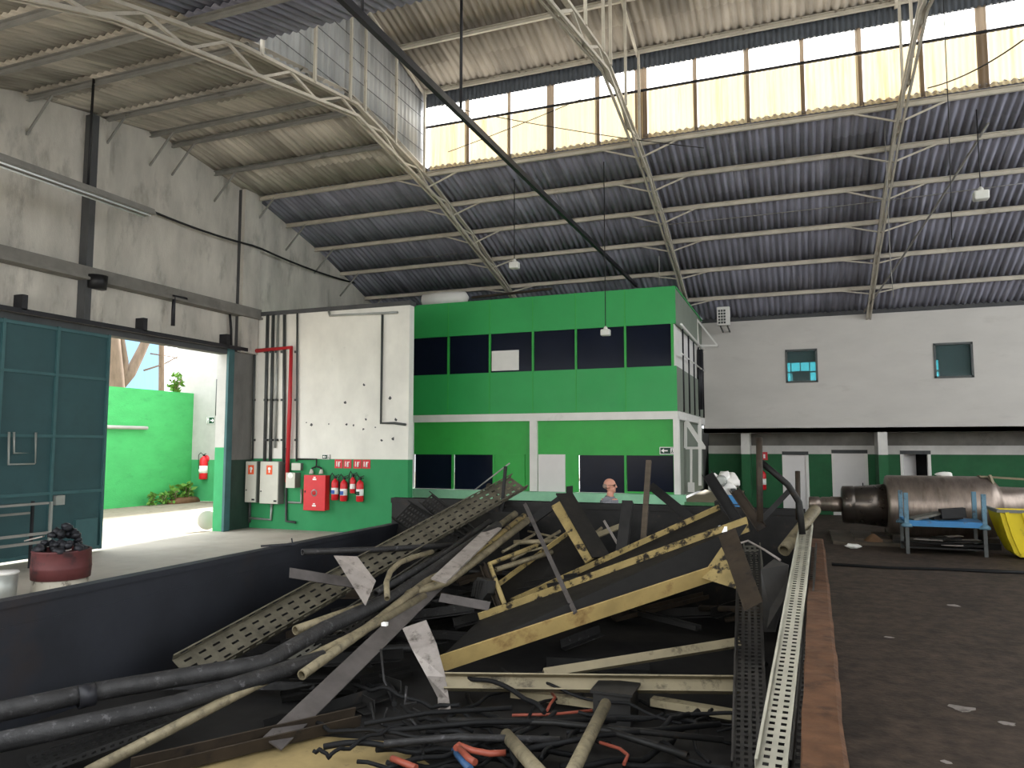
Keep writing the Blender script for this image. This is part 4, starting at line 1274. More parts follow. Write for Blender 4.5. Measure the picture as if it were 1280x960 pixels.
def scrap_pipe(name, pts, r, mat, label, hollow=.25, bend=False, cat='pipe', group=None):
    q = [P(e) for e in pts]
    if bend:   # round the corners
        out = [q[0]]
        for i in range(1, len(q) - 1):
            for k in (.25, .12, 0, -.12, -.25):
                if k > 0:
                    out.append(q[i].lerp(q[i - 1], k))
                elif k < 0:
                    out.append(q[i].lerp(q[i + 1], -k))
                else:
                    out.append(q[i] * .8 + (q[i - 1].lerp(q[i], .88) + q[i].lerp(q[i + 1], .12)) * .1)
        q = out + [q[-1]]
    mb = MB(); mb.tube(q, r, 14, hollow=hollow)
    return tag(mb.build(name, M[mat]), label, cat, group)


def perforated(name, a, b, w, h, mat, label, up=(0, 0, 1), rows=2, pitch=.06, group=None, tilt=0.0, raw=False, hw=1.0):
    """channel shaped cable tray of perforated sheet, real punched slots"""
    p0, p1 = (Vector(a), Vector(b)) if raw else (P(a), P(b))
    d = (p1 - p0); L = d.length; d.normalize()
    u = Vector(up)
    r = d.cross(u).normalized(); u = r.cross(d).normalized()
    if tilt:
        R = Matrix.Rotation(tilt, 3, d); r, u = R @ r, R @ u
    cells = 2 * rows + 1
    cross = [(-w / 2 + .015, h), (-w / 2, h), (-w / 2, h * .66), (-w / 2, h * .33), (-w / 2, 0)]
    hole_col = {2}
    base = len(cross) - 1
    tot = rows * hw + rows + 1
    acc = 0
    for i in range(1, cells + 1):
        acc += hw if i % 2 == 0 else 1
        cross.append((-w / 2 + w * acc / tot, 0))
        if i % 2 == 0:
            hole_col.add(base + i - 1)
    k0 = len(cross) - 1
    cross += [(w / 2, h * .33), (w / 2, h * .66), (w / 2, h), (w / 2 - .015, h)]
    hole_col.add(k0 + 1)
    n = int(L / (pitch / 2)) | 1
    vs = [p0 + d * (L * j / n) + r * x + u * y for j in range(n + 1) for x, y in cross]
    m = len(cross)
    fs = []
    for j in range(n):
        for i in range(m - 1):
            if j % 2 == 1 and i in hole_col:
                continue
            fs.append((j * m + i, j * m + i + 1, (j + 1) * m + i + 1, (j + 1) * m + i))
    mb = MB(); mb.add(vs, fs, False)
    o = mb.build(name, M[mat])
    s = o.modifiers.new('thick', 'SOLIDIFY'); s.thickness = .003
    return tag(o, label, 'cable tray', group)


def plate(name, pts, th, nrm, mat, label, cat='scrap'):
    mb = MB(); mb.poly([P(e) for e in pts], th, nrm)
    return tag(mb.build(name, M[mat]), label, cat)


# long perforated trays leaning to the far left
perforated('cable_tray', (228, 840, 'z', .30), (648, 604, 'y', 10.75), .32, .08, 'tray_yellow', 'long yellowish perforated cable tray leaning over the far end of the bin', rows=3, pitch=.15, up=(.35, -.75, .6), hw=.4)
perforated('cable_tray', (340, 838, 'z', .22), (560, 690, 'y', 9.0), .2, .06, 'tray', 'grey perforated cable tray lying just below the long yellowish one', rows=2, pitch=.12, up=(.35, -.75, .6), hw=.4)
perforated('cable_tray', (40, 962, 'z', .16), (215, 900, 'z', .26), .3, .05, 'tray_dark', 'dark perforated tray end under the thick pipes at the left bottom', rows=4, pitch=.06)
perforated('cable_tray', (430, 790, 'y', 6.6), (600, 668, 'y', 9.4), .2, .06, 'tray_dark', 'dark perforated tray between the pipes and the grey tray', rows=3, pitch=.08, up=(.35, -.75, .6))
perforated('cable_tray', (533, 624, 'y', 9.9), (612, 690, 'y', 9.0), .22, .08, 'tray_dark', 'black perforated tray crossing over the long yellowish tray', rows=3, pitch=.07, up=(-.2, -.7, .7))
perforated('cable_tray', (503, 640, 'y', 9.5), (585, 692, 'y', 8.8), .34, .08, 'scrap_dark', 'wide black perforated tray at the far left end of the bin', rows=4, pitch=.07, up=(-.2, -.7, .7))
plate('steel_plate', [(592, 640, 'y', 9.9), (648, 640, 'y', 10.0), (650, 690, 'y', 9.6), (566, 672, 'y', 9.4)], .01, (0, -1, .3), 'tray_dark', 'flat dark grey sheet leaning on the far wall of the bin')
# right hand trays
perforated('cable_tray', (964, 964, 'y', 3.9), (1008, 658, 'y', 9.7), .15, .05, 'tray_white', 'pale perforated cable tray lying along the brown rim', rows=2, pitch=.075)
perforated('cable_tray', (996, 964, 'y', 3.95), (1017, 684, 'y', 9.0), .07, .05, 'tray_dark', 'narrow darker perforated tray between the pale tray and the brown rim', rows=1, pitch=.075)
perforated('cable_tray', (938, 964, 'y', 5.3), (936, 690, 'y', 8.8), .24, .06, 'tray_dark', 'dark perforated tray standing on end left of the pale one', up=(0, -.6, 1), rows=4, pitch=.06)
perforated('cable_tray', (945, 735, 'y', 8.9), (940, 682, 'y', 9.4), .2, .05, 'tray', 'short grey perforated tray piece behind the end plate of the rusty yellow beam', up=(0, -.6, 1), rows=3, pitch=.06)
plate('sheet_offcut', [(956, 790, 'y', 6.7), (952, 712, 'y', 7.4), (968, 699, 'y', 7.7), (986, 706, 'y', 7.6), (984, 742, 'y', 7.2), (970, 790, 'y', 6.8)], .02, (-.3, -1, .2), 'tray_dark', 'dark grey sheet offcut leaning beside the pale tray')

# thick pipes left
scrap_pipe('thick_pipe', [(-20, 894, 'y', 3.62), (110, 866, 'y', 4.25), (330, 829, 'y', 5.2), (405, 786, 'y', 6.0), (495, 745, 'y', 7.0), (622, 658, 'y', 9.0)], .07, 'pipe_dark', 'long thick dark bent pipe entering at the left edge of the bin', bend=True)
mb = MB(); a, b = P((97, 872, 'y', 4.17)), P((118, 867, 'y', 4.27)); mb.tube([a, b], .085, 16, hollow=.15); tag(mb.build('pipe_collar', M['steel_dark']), 'dark collar round the long thick bent pipe', 'collar')
scrap_pipe('thick_pipe', [(-20, 932, 'y', 3.45), (220, 880, 'y', 4.5), (405, 822, 'y', 5.6)], .068, 'pipe_dark', 'thick dark straight pipe lying just under the bent one', bend=True)
scrap_pipe('steel_pipe', [(108, 966, 'y', 3.85), (320, 856, 'y', 5.05), (440, 796, 'y', 6.0), (530, 745, 'y', 7.2)], .042, 'pipe_pale', 'pale grimy pipe running into the bottom left corner of the photo')
scrap_pipe('steel_pipe', [(377, 844, 'y', 5.25), (470, 777, 'y', 6.4), (558, 707, 'y', 7.9), (644, 642, 'y', 9.7)], .043, 'pipe_pale', 'long pale pipe with its open mouth lowest in the pile')
scrap_pipe('steel_pipe', [(369, 788, 'y', 5.85), (455, 758, 'y', 6.7), (558, 728, 'y', 7.5), (588, 706, 'y', 8.0), (660, 650, 'y', 9.5)], .045, 'pipe_pale', 'pale kinked pipe with an open mouth above the other pale pipe', bend=True)
scrap_pipe('steel_pipe', [(520, 748, 'y', 7.2), (600, 690, 'y', 8.4), (655, 646, 'y', 9.6)], .05, 'yellow', 'yellowish pipe lying along the kinked pale pipe')
scrap_pipe('steel_pipe', [(378, 690, 'y', 7.0), (470, 687, 'y', 7.9), (592, 680, 'y', 9.0)], .035, 'pipe_dark', 'dark pipe lying level across the left of the pile')
scrap_pipe('steel_pipe', [(470, 742, 'y', 7.0), (560, 690, 'y', 8.3), (612, 652, 'y', 9.5)], .04, 'pipe_dark', 'dark pipe running behind the flat grey bar')
scrap_pipe('steel_pipe', [(633, 919, 'z', .30), (682, 975, 'z', .5)], .045, 'pipe_pale', 'short pale pipe at the bottom centre pointing left')
scrap_pipe('steel_pipe', [(757, 880, 'z', .45), (712, 972, 'z', .5)], .042, 'pipe_pale', 'short pale pipe at the bottom centre pointing right')
scrap_pipe('steel_pipe', [(980, 688, 'y', 9.0), (1019, 637, 'y', 9.9)], .07, 'pipe_pale', 'thick brown grey pipe leaning on the far end of the brown rim')
scrap_pipe('steel_pipe', [(604, 654, 'y', 9.8), (628, 662, 'y', 9.4)], .04, 'scrap_dark', 'short black pipe stub with its mouth facing left')
scrap_pipe('steel_pipe', [(620, 712, 'y', 8.2), (690, 690, 'y', 8.9)], .03, 'pipe_pale', 'short pale pipe inside the bent yellow frame')
scrap_pipe('steel_pipe', [(642, 678, 'y', 9.0), (704, 676, 'y', 9.2)], .03, 'pipe_pale', 'short pale level pipe behind the yellow frame')
scrap_pipe('flexible_hose', [(484, 748, 'y', 6.6), (483, 728, 'y', 6.8), (488, 714, 'y', 7.0), (500, 703, 'y', 7.2), (518, 696, 'y', 7.6), (540, 690, 'y', 8.0)], .03, 'pipe_pale', 'curved pale flexible hose sticking out of the left of the pile', cat='hose')
# flat bars and plates
scrap_bar('flat_bar', (618, 660, 'y', 9.4), (340, 930, 'z', .18), rect(.17, .015), 'flat_grey', 'long flat grey bar slanting down under the pale pipes', up=(.4, -.7, .6))
scrap_bar('flat_bar', (548, 726, 'y', 7.1), (619, 659, 'y', 8.9), rect(.17, .02), 'plate', 'pale flat bar lying on top of the pipes near the kinked pipe', up=(.2, -.7, .7))
plate('sheet_plate', [(418, 695, 'y', 6.7), (447, 696, 'y', 6.9), (470, 726, 'y', 6.75), (457, 757, 'y', 6.45)], .012, (-.4, -1, .6), 'plate', 'pale four sided sheet plate leaning on the grey trays')
scrap_bar('flat_bar', (362, 716, 'y', 6.3), (448, 730, 'y', 6.9), rect(.11, .012), 'flat_grey', 'short flat grey strip sticking out to the left of the pale plate', up=(0, -1, .6))
mb = MB()
tw = [((503, 786, 'y', 6.2), (532, 776, 'y', 6.3)), ((515, 812, 'y', 6.05), (545, 806, 'y', 6.15)), ((533, 845, 'y', 5.95), (556, 846, 'y', 5.98)), ((547, 872, 'y', 5.9), (560, 872, 'y', 5.8)), ((548, 893, 'y', 5.75), (563, 890, 'y', 5.6))]
vs = []
for a, b in tw:
    vs += [P(a), P(b)]
off = Vector((0, .012, .006))
n_ = len(vs)
fs = [(i, i + 1, i + 3, i + 2) for i in range(0, n_ - 2, 2)]
fs2 = [tuple(n_ + k for k in f[::-1]) for f in fs]
ed = [(i, i + 2, n_ + i + 2, n_ + i) for i in range(0, n_ - 2, 2)] + [(i + 1, n_ + i + 1, n_ + i + 3, i + 3) for i in range(0, n_ - 2, 2)] + [(0, n_, n_ + 1, 1), (n_ - 2, n_ - 1, 2 * n_ - 1, 2 * n_ - 2)]
mb.add(vs + [v + off for v in vs], fs + fs2 + ed, False)
tag(mb.build('twisted_plate', M['plate']), 'twisted pale sheet strip hanging down below the pipes', 'scrap')
scrap_bar('flat_bar', (550, 747, 'y', 7.3), (612, 758, 'y', 7.4), rect(.1, .012), 'flat_grey', 'short shiny grey strip below the kinked pipe', up=(0, -1, .8))
mb = MB(); p = P((600, 736, 'y', 7.7)); mb.prism([(-.11, -.09), (.05, -.12), (.12, -.03), (.1, .1), (-.06, .12), (-.12, .03)], p, p + Vector((.05, .12, -.02)))
for k in range(7):
    mb.bar(p + Vector((-.1 + k * .028, -.012, -.09)), p + Vector((-.06 + k * .028, -.012, .09)), .008, .012, (0, -1, 0))
tag(mb.build('ribbed_block', M['tray_dark']), 'small dark ribbed block beside the bent yellow frame', 'scrap')
mb = MB(); p = P((481, 780, 'y', 6.1)); mb.box(p.x - .025, p.x + .025, p.y - .02, p.y + .02, p.z - .015, p.z + .015); tag(mb.build('white_clip', M['sign_white']), 'tiny white clip lying on the pale pipes', 'clip')
scrap_bar('scrap_channel', (165, 962, 'z', .2), (447, 896, 'z', .2), csec(.12, .1, .012), 'scrap_brown', 'brown steel channel on the bottom at the left', up=(0, -.6, 1))
mb = MB()
q = [aZ(180, 985, .1), aZ(270, 945, .1), aZ(400, 922, .1), aZ(500, 930, .1), aZ(560, 975, .1)]
mb.poly(q, .012, (0, 0, 1)); tag(mb.build('stained_board', M['plywood']), 'stained yellowish board lying on the bin bottom', 'board')
# yellow frames and girders
scrap_pipe('bent_rod', [(671, 682, 'y', 8.6), (612, 705, 'y', 8.0), (633, 762, 'y', 7.6)], .028, 'yellow', 'thin bent yellow frame rod standing in the middle of the pile', hollow=0, bend=False, cat='scrap')
scrap_bar('scrap_channel', (604, 706, 'y', 8.05), (628, 768, 'y', 7.6), csec(.07, .06, .01), 'scrap_brown', 'rusty brown upright channel just left of the bent yellow rod', up=(0, -1, .2))


def girder(label, a0, a1, b0, b1, w, mat_t, mat_b, parts=(), name='girder'):
    """two flanges (a = upper, b = lower) with a dark web plate between them"""
    A0, A1, B0, B1 = P(a0), P(a1), P(b0), P(b1)
    t = thing(name, label, 'girder', (A0 + B0) / 2, None)
    upv = ((A0 + A1) / 2 - (B0 + B1) / 2)
    for nm, p, q, mt in (('upper_flange', A0, A1, mat_t), ('lower_flange', B0, B1, mat_b)):
        mb = MB()
        d = (q - p).normalized(); nrm = d.cross(upv).normalized()
        if nrm.y > 0:
            nrm = -nrm
        mb.prism(rect(w, .018), p + nrm * 0, q + nrm * 0, upv)
        mb.build(nm, M[mt], t)
    mb = MB(); nrm = (A1 - A0).cross(upv).normalized(); mb.poly([B0, B1, A1, A0], .012, nrm); mb.build('web', M['web_shaded'], t)
    return t, upv


t, uv = girder('big rusty yellow girder with end plate slanting across the middle of the pile', (600, 776, 'y', 7.35), (935, 655, 'y', 8.6), (541, 833, 'z', .32), (893, 716, 'y', 8.05), .17, 'yellow', 'yellow_rust')
plate_pts = [(898, 670, 'y', 8.0), (917, 660, 'y', 8.05), (951, 752, 'y', 7.0), (930, 763, 'y', 6.95)]
mb = MB(); mb.poly([P(e) for e in plate_pts], .02, (.8, -.5, .2)); mb.build('end_plate', M['scrap_brown'], t)['label'] = 'brown end plate'
mb = MB(); mb.poly([P(e) for e in [(876, 722, 'y', 7.98), (902, 684, 'y', 8.15), (926, 738, 'y', 7.8)]], .02, (0, -1, .2)); mb.build('gusset', M['yellow'], t)['label'] = 'rusty yellow triangular gusset'
girder('peeling yellow girder lying behind the big rusty one', (640, 756, 'y', 8.0), (900, 638, 'y', 9.3), (648, 775, 'y', 7.7), (922, 655, 'y', 8.9), .15, 'yellow', 'web_shaded')
girder('short peeling yellow girder end behind the thin leaning bar', (608, 746, 'y', 8.2), (713, 668, 'y', 9.3), (650, 765, 'y', 7.9), (760, 700, 'y', 8.9), .15, 'yellow', 'web_shaded')
scrap_bar('flat_bar', (656, 630, 'y', 9.0), (719, 766, 'y', 7.1), rect(.045, .02), 'flat_grey', 'thin brownish flat bar leaning over the yellow girders', up=(0, -1, .3))
t = thing('column_section', 'black H-section column with peeling yellow side standing askew behind the girders', 'column', P((720, 700, 'y', 9)))  # scrap H-section steel column with a yellow side plate
mb = MB(); mb.prism(isec(.24, .2, .02), P((703, 624, 'y', 9.3)), P((749, 704, 'y', 8.6)), (.6, -.6, .6)); mb.build('section', M['scrap_dark'], t)
mb = MB(); mb.prism(rect(.14, .02), P((695, 630, 'y', 9.22)), P((738, 700, 'y', 8.52)), (.2, -1, .3)); mb.build('face_plate', M['yellow'], t)['label'] = 'peeling yellow side plate'
scrap_bar('level_bar', (556, 852, 'z', .34), (922, 856, 'z', .34), csec(.13, .1, .012), 'cream_bar', 'cream coloured beam lying level across the bottom of the pile', up=(0, -.85, .5))
scrap_bar('level_bar', (680, 842, 'z', .3), (924, 803, 'z', .5), rect(.08, .06), 'cream_bar', 'dim pale beam rising to the right behind the level cream one', up=(0, -.8, .5))
scrap_bar('level_bar', (640, 866, 'z', .2), (750, 880, 'z', .2), rect(.08, .06), 'cream_bar', 'pale beam end low down left of the grey block')
scrap_bar('level_bar', (815, 876, 'z', .2), (916, 893, 'z', .2), rect(.1, .06), 'cream_bar', 'pale beam end low down right of the grey block')
mb = MB(); p = aZ(767, 905, .1); mb.box(p.x - .17, p.x + .14, p.y, p.y + .3, .085, .33); mb.box(p.x - .19, p.x + .16, p.y - .02, p.y + .32, .33, .35); tag(mb.build('grey_block', M['tray_dark']), 'dark grey box lying on the bin bottom among the cables', 'box')
# uprights and rods at the far end
scrap_pipe('steel_rod', [(949, 547, 'y', 9.0), (950, 652, 'y', 8.9)], .036, 'scrap_brown', 'dark rusty upright tube, tallest thing sticking out of the pile')
scrap_pipe('bent_pipe', [(951, 577, 'y', 9.05), (985, 606, 'y', 9.1), (999, 628, 'y', 9.15), (1003, 668, 'y', 9.1)], .036, 'scrap_dark', 'dark bent pipe arching from the tall upright towards the rim', bend=True)
scrap_pipe('steel_rod', [(997, 589, 'y', 9.6), (998, 650, 'y', 9.5)], .03, 'scrap_brown', 'shorter dark upright tube beside the brown rim')
scrap_bar('flat_bar', (950, 652, 'y', 9.2), (987, 613, 'y', 9.4), rect(.06, .02), 'scrap_dark', 'dark drilled flat bar slanting behind the bent pipe', up=(0, -1, 0))
scrap_bar('scrap_channel', (884, 592, 'y', 9.3), (930, 664, 'y', 8.9), csec(.13, .08, .01), 'scrap_dark', 'dark channel leaning in front of the white machine', up=(0, -1, .3))
scrap_bar('scrap_channel', (918, 612, 'y', 9.2), (952, 660, 'y', 8.9), csec(.12, .07, .01), 'scrap_brown', 'dark brown channel leaning right of the blue can', up=(0, -1, .3))
scrap_bar('timber', (811, 576, 'y', 9.7), (804, 678, 'y', 9.2), rect(.065, .05), 'wood', 'upright dirty timber stake rising from the middle of the pile', up=(0, -1, .1))
scrap_bar('flat_bar', (813, 607, 'y', 9.8), (872, 655, 'y', 9.4), rect(.11, .02), 'scrap_dark', 'dark flat bar sloping down from the timber stake', up=(0, -1, .4))
scrap_bar('square_tube', (785, 628, 'y', 9.3), (777, 692, 'y', 8.9), rect(.13, .1), 'tray_dark', 'dark grey square tube standing right of the column section', up=(0, -1, .2))
scrap_bar('flat_bar', (755, 651, 'y', 9.3), (775, 685, 'y', 9.0), rect(.03, .015), 'plate', 'thin pale strip leaning left of the square tube', up=(0, -1, .2))
scrap_bar('flat_bar', (693, 690, 'y', 9.2), (780, 656, 'y', 9.8), rect(.07, .03), 'cream_bar', 'pale narrow bar behind the column section', up=(0, -1, .5))
scrap_bar('flat_bar', (712, 608, 'y', 9.9), (712, 660, 'y', 9.6), rect(.09, .02), 'scrap_dark', 'jagged dark upright plate behind the column section', up=(0, -1, .1))
scrap_bar('steel_rod', (632, 583, 'y', 10.25), (627, 640, 'y', 10.1), rect(.04, .04), 'scrap_dark', 'thin black post standing at the end of the long yellowish tray')
mb = MB(); mb.tube([P((594, 612, 'y', 10.4)), P((637, 579, 'y', 10.3))], .01, 6); tag(mb.build('stiff_wire', M['wire_pale']), 'stiff thin wire rising from the long yellowish tray to the black post', 'wire')
scrap_bar('clamp_arm', (610, 606, 'y', 10.4), (629, 636, 'y', 10.2), rect(.06, .06), 'scrap_dark', 'dark clamp arm joining the tray end to the black post')
mb = MB(); p = P((904, 661, 'y', 8.5)); mb.box(p.x - .045, p.x + .045, p.y - .04, p.y + .04, p.z - .035, p.z + .03); tag(mb.build('white_socket', M['sign_white']), 'small white socket box lying on the yellow girders', 'box')
scrap_pipe('steel_wire', [(925, 679, 'y', 8.6), (935, 676, 'y', 8.7), (955, 687, 'y', 8.5), (975, 700, 'y', 8.2)], .012, 'plate', 'pale bent wire over the short perforated tray', hollow=0, cat='wire')
scrap_bar('flat_bar', (660, 655, 'y', 9.9), (704, 622, 'y', 10.1), rect(.12, .03), 'scrap_dark', 'dark flat bar against the far wall left of the column section', up=(0, -1, .4))
# bits on the left rim
mb = MB(); p = P((366, 682, 'z', ZR + .02)); mb.bar(p, p + Vector((-.02, 0, .09)), .012, .012); mb.bar(p + Vector((-.28, -.25, .012)), p + Vector((.02, .02, .02)), .09, .015); tag(mb.build('rim_tab', M['bin_steel']), 'small dark tab with a pin on the left wall of the bin', 'tab')
for i, (a, b, r) in enumerate((((640, 700, 'y', 8.7), (700, 664, 'y', 9.5), .02), ((655, 690, 'y', 8.9), (735, 672, 'y', 9.3), .016), ((660, 664, 'y', 9.5), (742, 682, 'y', 9.2), .014), ((700, 700, 'y', 9.0), (752, 660, 'y', 9.7), .02), ((628, 690, 'y', 8.7), (668, 668, 'y', 9.3), .018), ((745, 700, 'y', 9.0), (800, 684, 'y', 9.3), .018))):
    scrap_pipe('thin_rod', [a, b], r, 'pipe_pale', 'thin pale rod among the scrap behind the bent yellow frame rod', hollow=0, cat='rod', group='thin pale rods in the middle of the pile')
# buried scrap
random.seed(11)
k = 0
while k < 70:
    y = random.uniform(5.2, 9.7); x = random.uniform(-5.2, -.5)
    top = .14 + max(0, (y - 5.4)) * .23 * (1 - .3 * abs((x + 2.6) / 2.8))
    z = random.uniform(.14, max(.2, top))
    if (y < 6.2 and x > -3.2) or (x > -3.6 and y < 7.9 and z > .22):
        continue
    c = Vector((x, y, z)); L = random.uniform(.5, 1.5)
    a = random.choice((math.radians(random.uniform(20, 70)), math.radians(random.uniform(-50, 10))))
    d = Vector((math.cos(a), math.sin(a), random.uniform(-.05, .25))).normalized() * L / 2
    p, q = c - d, c + d
    if not all(BX0 + .2 < e.x < -.25 and BY0 + .4 < e.y < BY1 - .2 and .12 < e.z < 1.4 for e in (p, q)):
        continue
    k += 1
    mb = MB()
    s = random.random()
    m = random.choice(('scrap_dark', 'scrap_dark', 'scrap_brown', 'pipe_dark', 'tray_dark'))
    if s < .35:
        mb.tube([p, q], random.uniform(.02, .045), 10, hollow=.2); nm, lb, gp = 'buried_pipe', 'dark pipe buried in the scrap pile', 'dark pipes buried in the pile'
    elif s < .65:
        mb.prism(lsec(.1, .1, .01), p, q); nm, lb, gp = 'buried_angle', 'dark steel angle buried in the scrap pile', 'dark angles buried in the pile'
    else:
        mb.prism(csec(random.uniform(.1, .2), .05, .008), p, q, (random.uniform(-.5, .5), random.uniform(-.5, .2), 1)); nm, lb, gp = 'buried_channel', 'dark steel channel buried in the scrap pile', 'dark channels buried in the pile'
    tag(mb.build(nm, M[m]), lb, 'scrap', gp)


# tangled cables on the bottom
def cable(c, L, r, mat, label, group, seed, curl=.8):
    random.seed(seed)
    pts = []; a = random.uniform(0, 6.28); p = Vector(c)
    for i in range(14):
        pts.append(p.copy())
        a += random.uniform(-curl, curl)
        p = p + Vector((math.cos(a), math.sin(a), 0)) * (L / 14)
        p.z = min(.42, max(.11, p.z + random.uniform(-.035, .03)))
        p.x = min(-.3, max(BX0 + .2, p.x)); p.y = max(4.4, min(7.0, p.y))
    out = []
    for i in range(len(pts) - 1):
        for s_ in (0, .5):
            p0 = pts[max(0, i - 1)]; p1 = pts[i]; p2 = pts[i + 1]; p3 = pts[min(len(pts) - 1, i + 2)]
            out.append(.5 * ((2 * p1) + (p2 - p0) * s_ + (2 * p0 - 5 * p1 + 4 * p2 - p3) * s_ ** 2 + (3 * p1 - p0 - 3 * p2 + p3) * s_ ** 3))
    mb = MB(); mb.tube(out, r, 8); return tag(mb.build('cable', M[mat]), label, 'cable', group)


for i in range(40):
    random.seed(100 + i)
    px, py = random.uniform(470, 905), random.uniform(872, 965)
    c = aZ(px, py, random.uniform(.12, .3))
    cable(c, random.uniform(.9, 2.2), random.uniform(.008, .024), 'cable', 'black cable tangled on the bottom of the bin', 'black cables on the bin bottom', 200 + i, .28)
for i, (a, b, r, m) in enumerate((((470, 915), (770, 900), .02, 'cable'), ((480, 930), (700, 925), .025, 'pipe_dark'), ((560, 900), (905, 925), .022, 'scrap_dark'), ((640, 940), (900, 905), .02, 'cable'), ((700, 905), (860, 945), .024, 'scrap_dark'), ((455, 905), (640, 885), .018, 'cable'))):
    p, q = aZ(*a, .3), aZ(*b, .33)
    mb = MB(); mb.tube([p, p.lerp(q, .4) + Vector((0, .04, .02)), q], r, 10, hollow=.2)
    tag(mb.build('black_hose', M[m]), 'straight black hose lying across the cable tangle', 'hose', 'black hoses on the cable tangle')
RC = [[(570, 935), (574, 931), (590, 938), (612, 942), (632, 941)], [(575, 936), (586, 948), (594, 953)], [(490, 948), (503, 953), (520, 960)],
      [(690, 866), (694, 872), (688, 880), (684, 888)], [(640, 894), (690, 893), (740, 888)], [(750, 928), (775, 936), (785, 944), (780, 955)]]
for i, pts in enumerate(RC):
    q = [aZ(a, b, .33 if b > 900 else .24) for a, b in pts]
    mb = MB(); mb.tube(q, .022 if i < 3 else .012, 8)
    tag(mb.build('red_cable', M['cable_red']), ['orange red cable looping over the black tangle near the short pale pipe', 'orange red cable end hanging below the loop', 'orange red cable end beside the stained board',
        'thin red cable hook near the level cream beam', 'thin red cable lying straight behind the short pale pipes', 'thin red copper coloured cable right of the short pale pipes'][i], 'cable')
mb = MB(); mb.tube([aZ(568, 938, .26), aZ(588, 962, .3)], .025, 8); tag(mb.build('blue_cable', M['cable_blue']), 'blue cable end beside the orange red loop', 'cable')
for i, pts in enumerate(([(476, 812, 6.0), (480, 850, 5.8), (492, 880, 5.8)], [(463, 878, 5.6), (468, 900, 5.4), (478, 906, 5.4), (484, 885, 5.5)], [(508, 858, 5.6), (506, 880, 5.5), (520, 878, 5.6)], [(500, 895, 5.3), (515, 900, 5.3), (524, 912, 5.2)], [(516, 886, 5.6), (532, 894, 5.5), (540, 908, 5.4)])):
    mb = MB(); mb.tube([aY(a, b, c) for a, b, c in pts], .011, 7)
    tag(mb.build('hanging_wire', M['pipe_dark']), 'dark wire end sticking up under the twisted plate', 'wire', 'wire ends under the twisted plate')

# ------------------------------------------------------------------ right hand side: roll, trolley, yellow bin
RYc = 20.8
zc = (aY(1170, 598, RYc).z + aY(1170, 669, RYc).z) / 2
X_ = lambda px: aY(px, 635, RYc).x
R_ = lambda dpx: dpx / 2 * RYc * math.hypot(F, 77, 360) / F / F * .82
t = thing('steel_roll', 'huge machined steel roll with stepped shaft lying on dark supports', 'roll', (X_(1170), RYc, 0))
mb = MB(); e = X_(1107)
mb.lathe((e, RYc, zc), (1, 0, 0), [(0, R_(64)), (.02, R_(74)), (.06, R_(76)), (X_(1232) - e, R_(76)), (X_(1240) - e, R_(72)), (X_(1246) - e, R_(60)), (X_(1250) - e, R_(52)), (X_(1340) - e, R_(48))], 64)
mb.build('barrel', M['roll'], t)
mb = MB(); e = X_(1052)
mb.lathe((e, RYc, zc), (1, 0, 0), [(0, R_(40)), (.03, R_(47)), (.28, R_(48)), (.29, R_(46)), (.32, R_(47)), (X_(1107) - e + .02, R_(54))], 48); mb.build('neck', M['roll_dark'], t)
mb = MB(); e = X_(1011)
mb.lathe((e, RYc, zc), (1, 0, 0), [(0, R_(15)), (.03, R_(18)), (.25, R_(18)), (.26, R_(16)), (.3, R_(16)), (.31, R_(18)), (.52, R_(18)), (.53, R_(19.5)), (X_(1052) - e + .05, R_(19.5))], 32); mb.build('shaft_end', M['roll'], t)
for k, px in enumerate((1112, 1225)):
    t2 = thing('cradle', ['dark timber cradle under the left end of the steel roll', 'dark timber cradle under the right end of the steel roll'][k], 'support', (X_(px), RYc, 0))
    r = R_(76)
    zb = zc - r
    mb = MB(); x = X_(px + 4); mb.box(x - .12, x + .12, RYc - 1.0, RYc + 1.0, 0, max(.06, zb + .02)); mb.build('beam', M['scrap_dark'], t2)
    mb = MB(); mb.prism([(-.12, 0), (.12, 0), (.12, .12), (-.12, .12)], (x, RYc - .9, zb), (x, RYc - .45, zb + .0)); mb.prism([(-.12, 0), (.12, 0), (.12, .12), (-.12, .12)], (x, RYc + .45, zb), (x, RYc + .9, zb)); mb.build('chock', M['scrap_brown'], t2)
mb = MB(); a, b = aY(1223, 597, RYc - .1), aY(1300, 602, RYc - .1); mb.bar(a + Vector((0, 0, .03)), b + Vector((0, 0, .03)), .3, .04); tag(mb.build('plank', M['cream_bar']), 'pale plank lying on top of the steel roll', 'plank')
mb = MB(); a, b = aY(1237, 594, RYc - .3), aY(1243, 608, RYc - .42); mb.bar(a, b, .06, .04); tag(mb.build('wood_stick', M['cream_bar']), 'short pale stick leaning against the right end of the steel roll', 'stick')
mb = MB(); p = aY(1180, 596, RYc); mb.blob((p.x, p.y, p.z + .06), .2, .12, .07, 4, .5); tag(mb.build('white_rag', M['white']), 'crumpled white rag on top of the steel roll', 'rag')
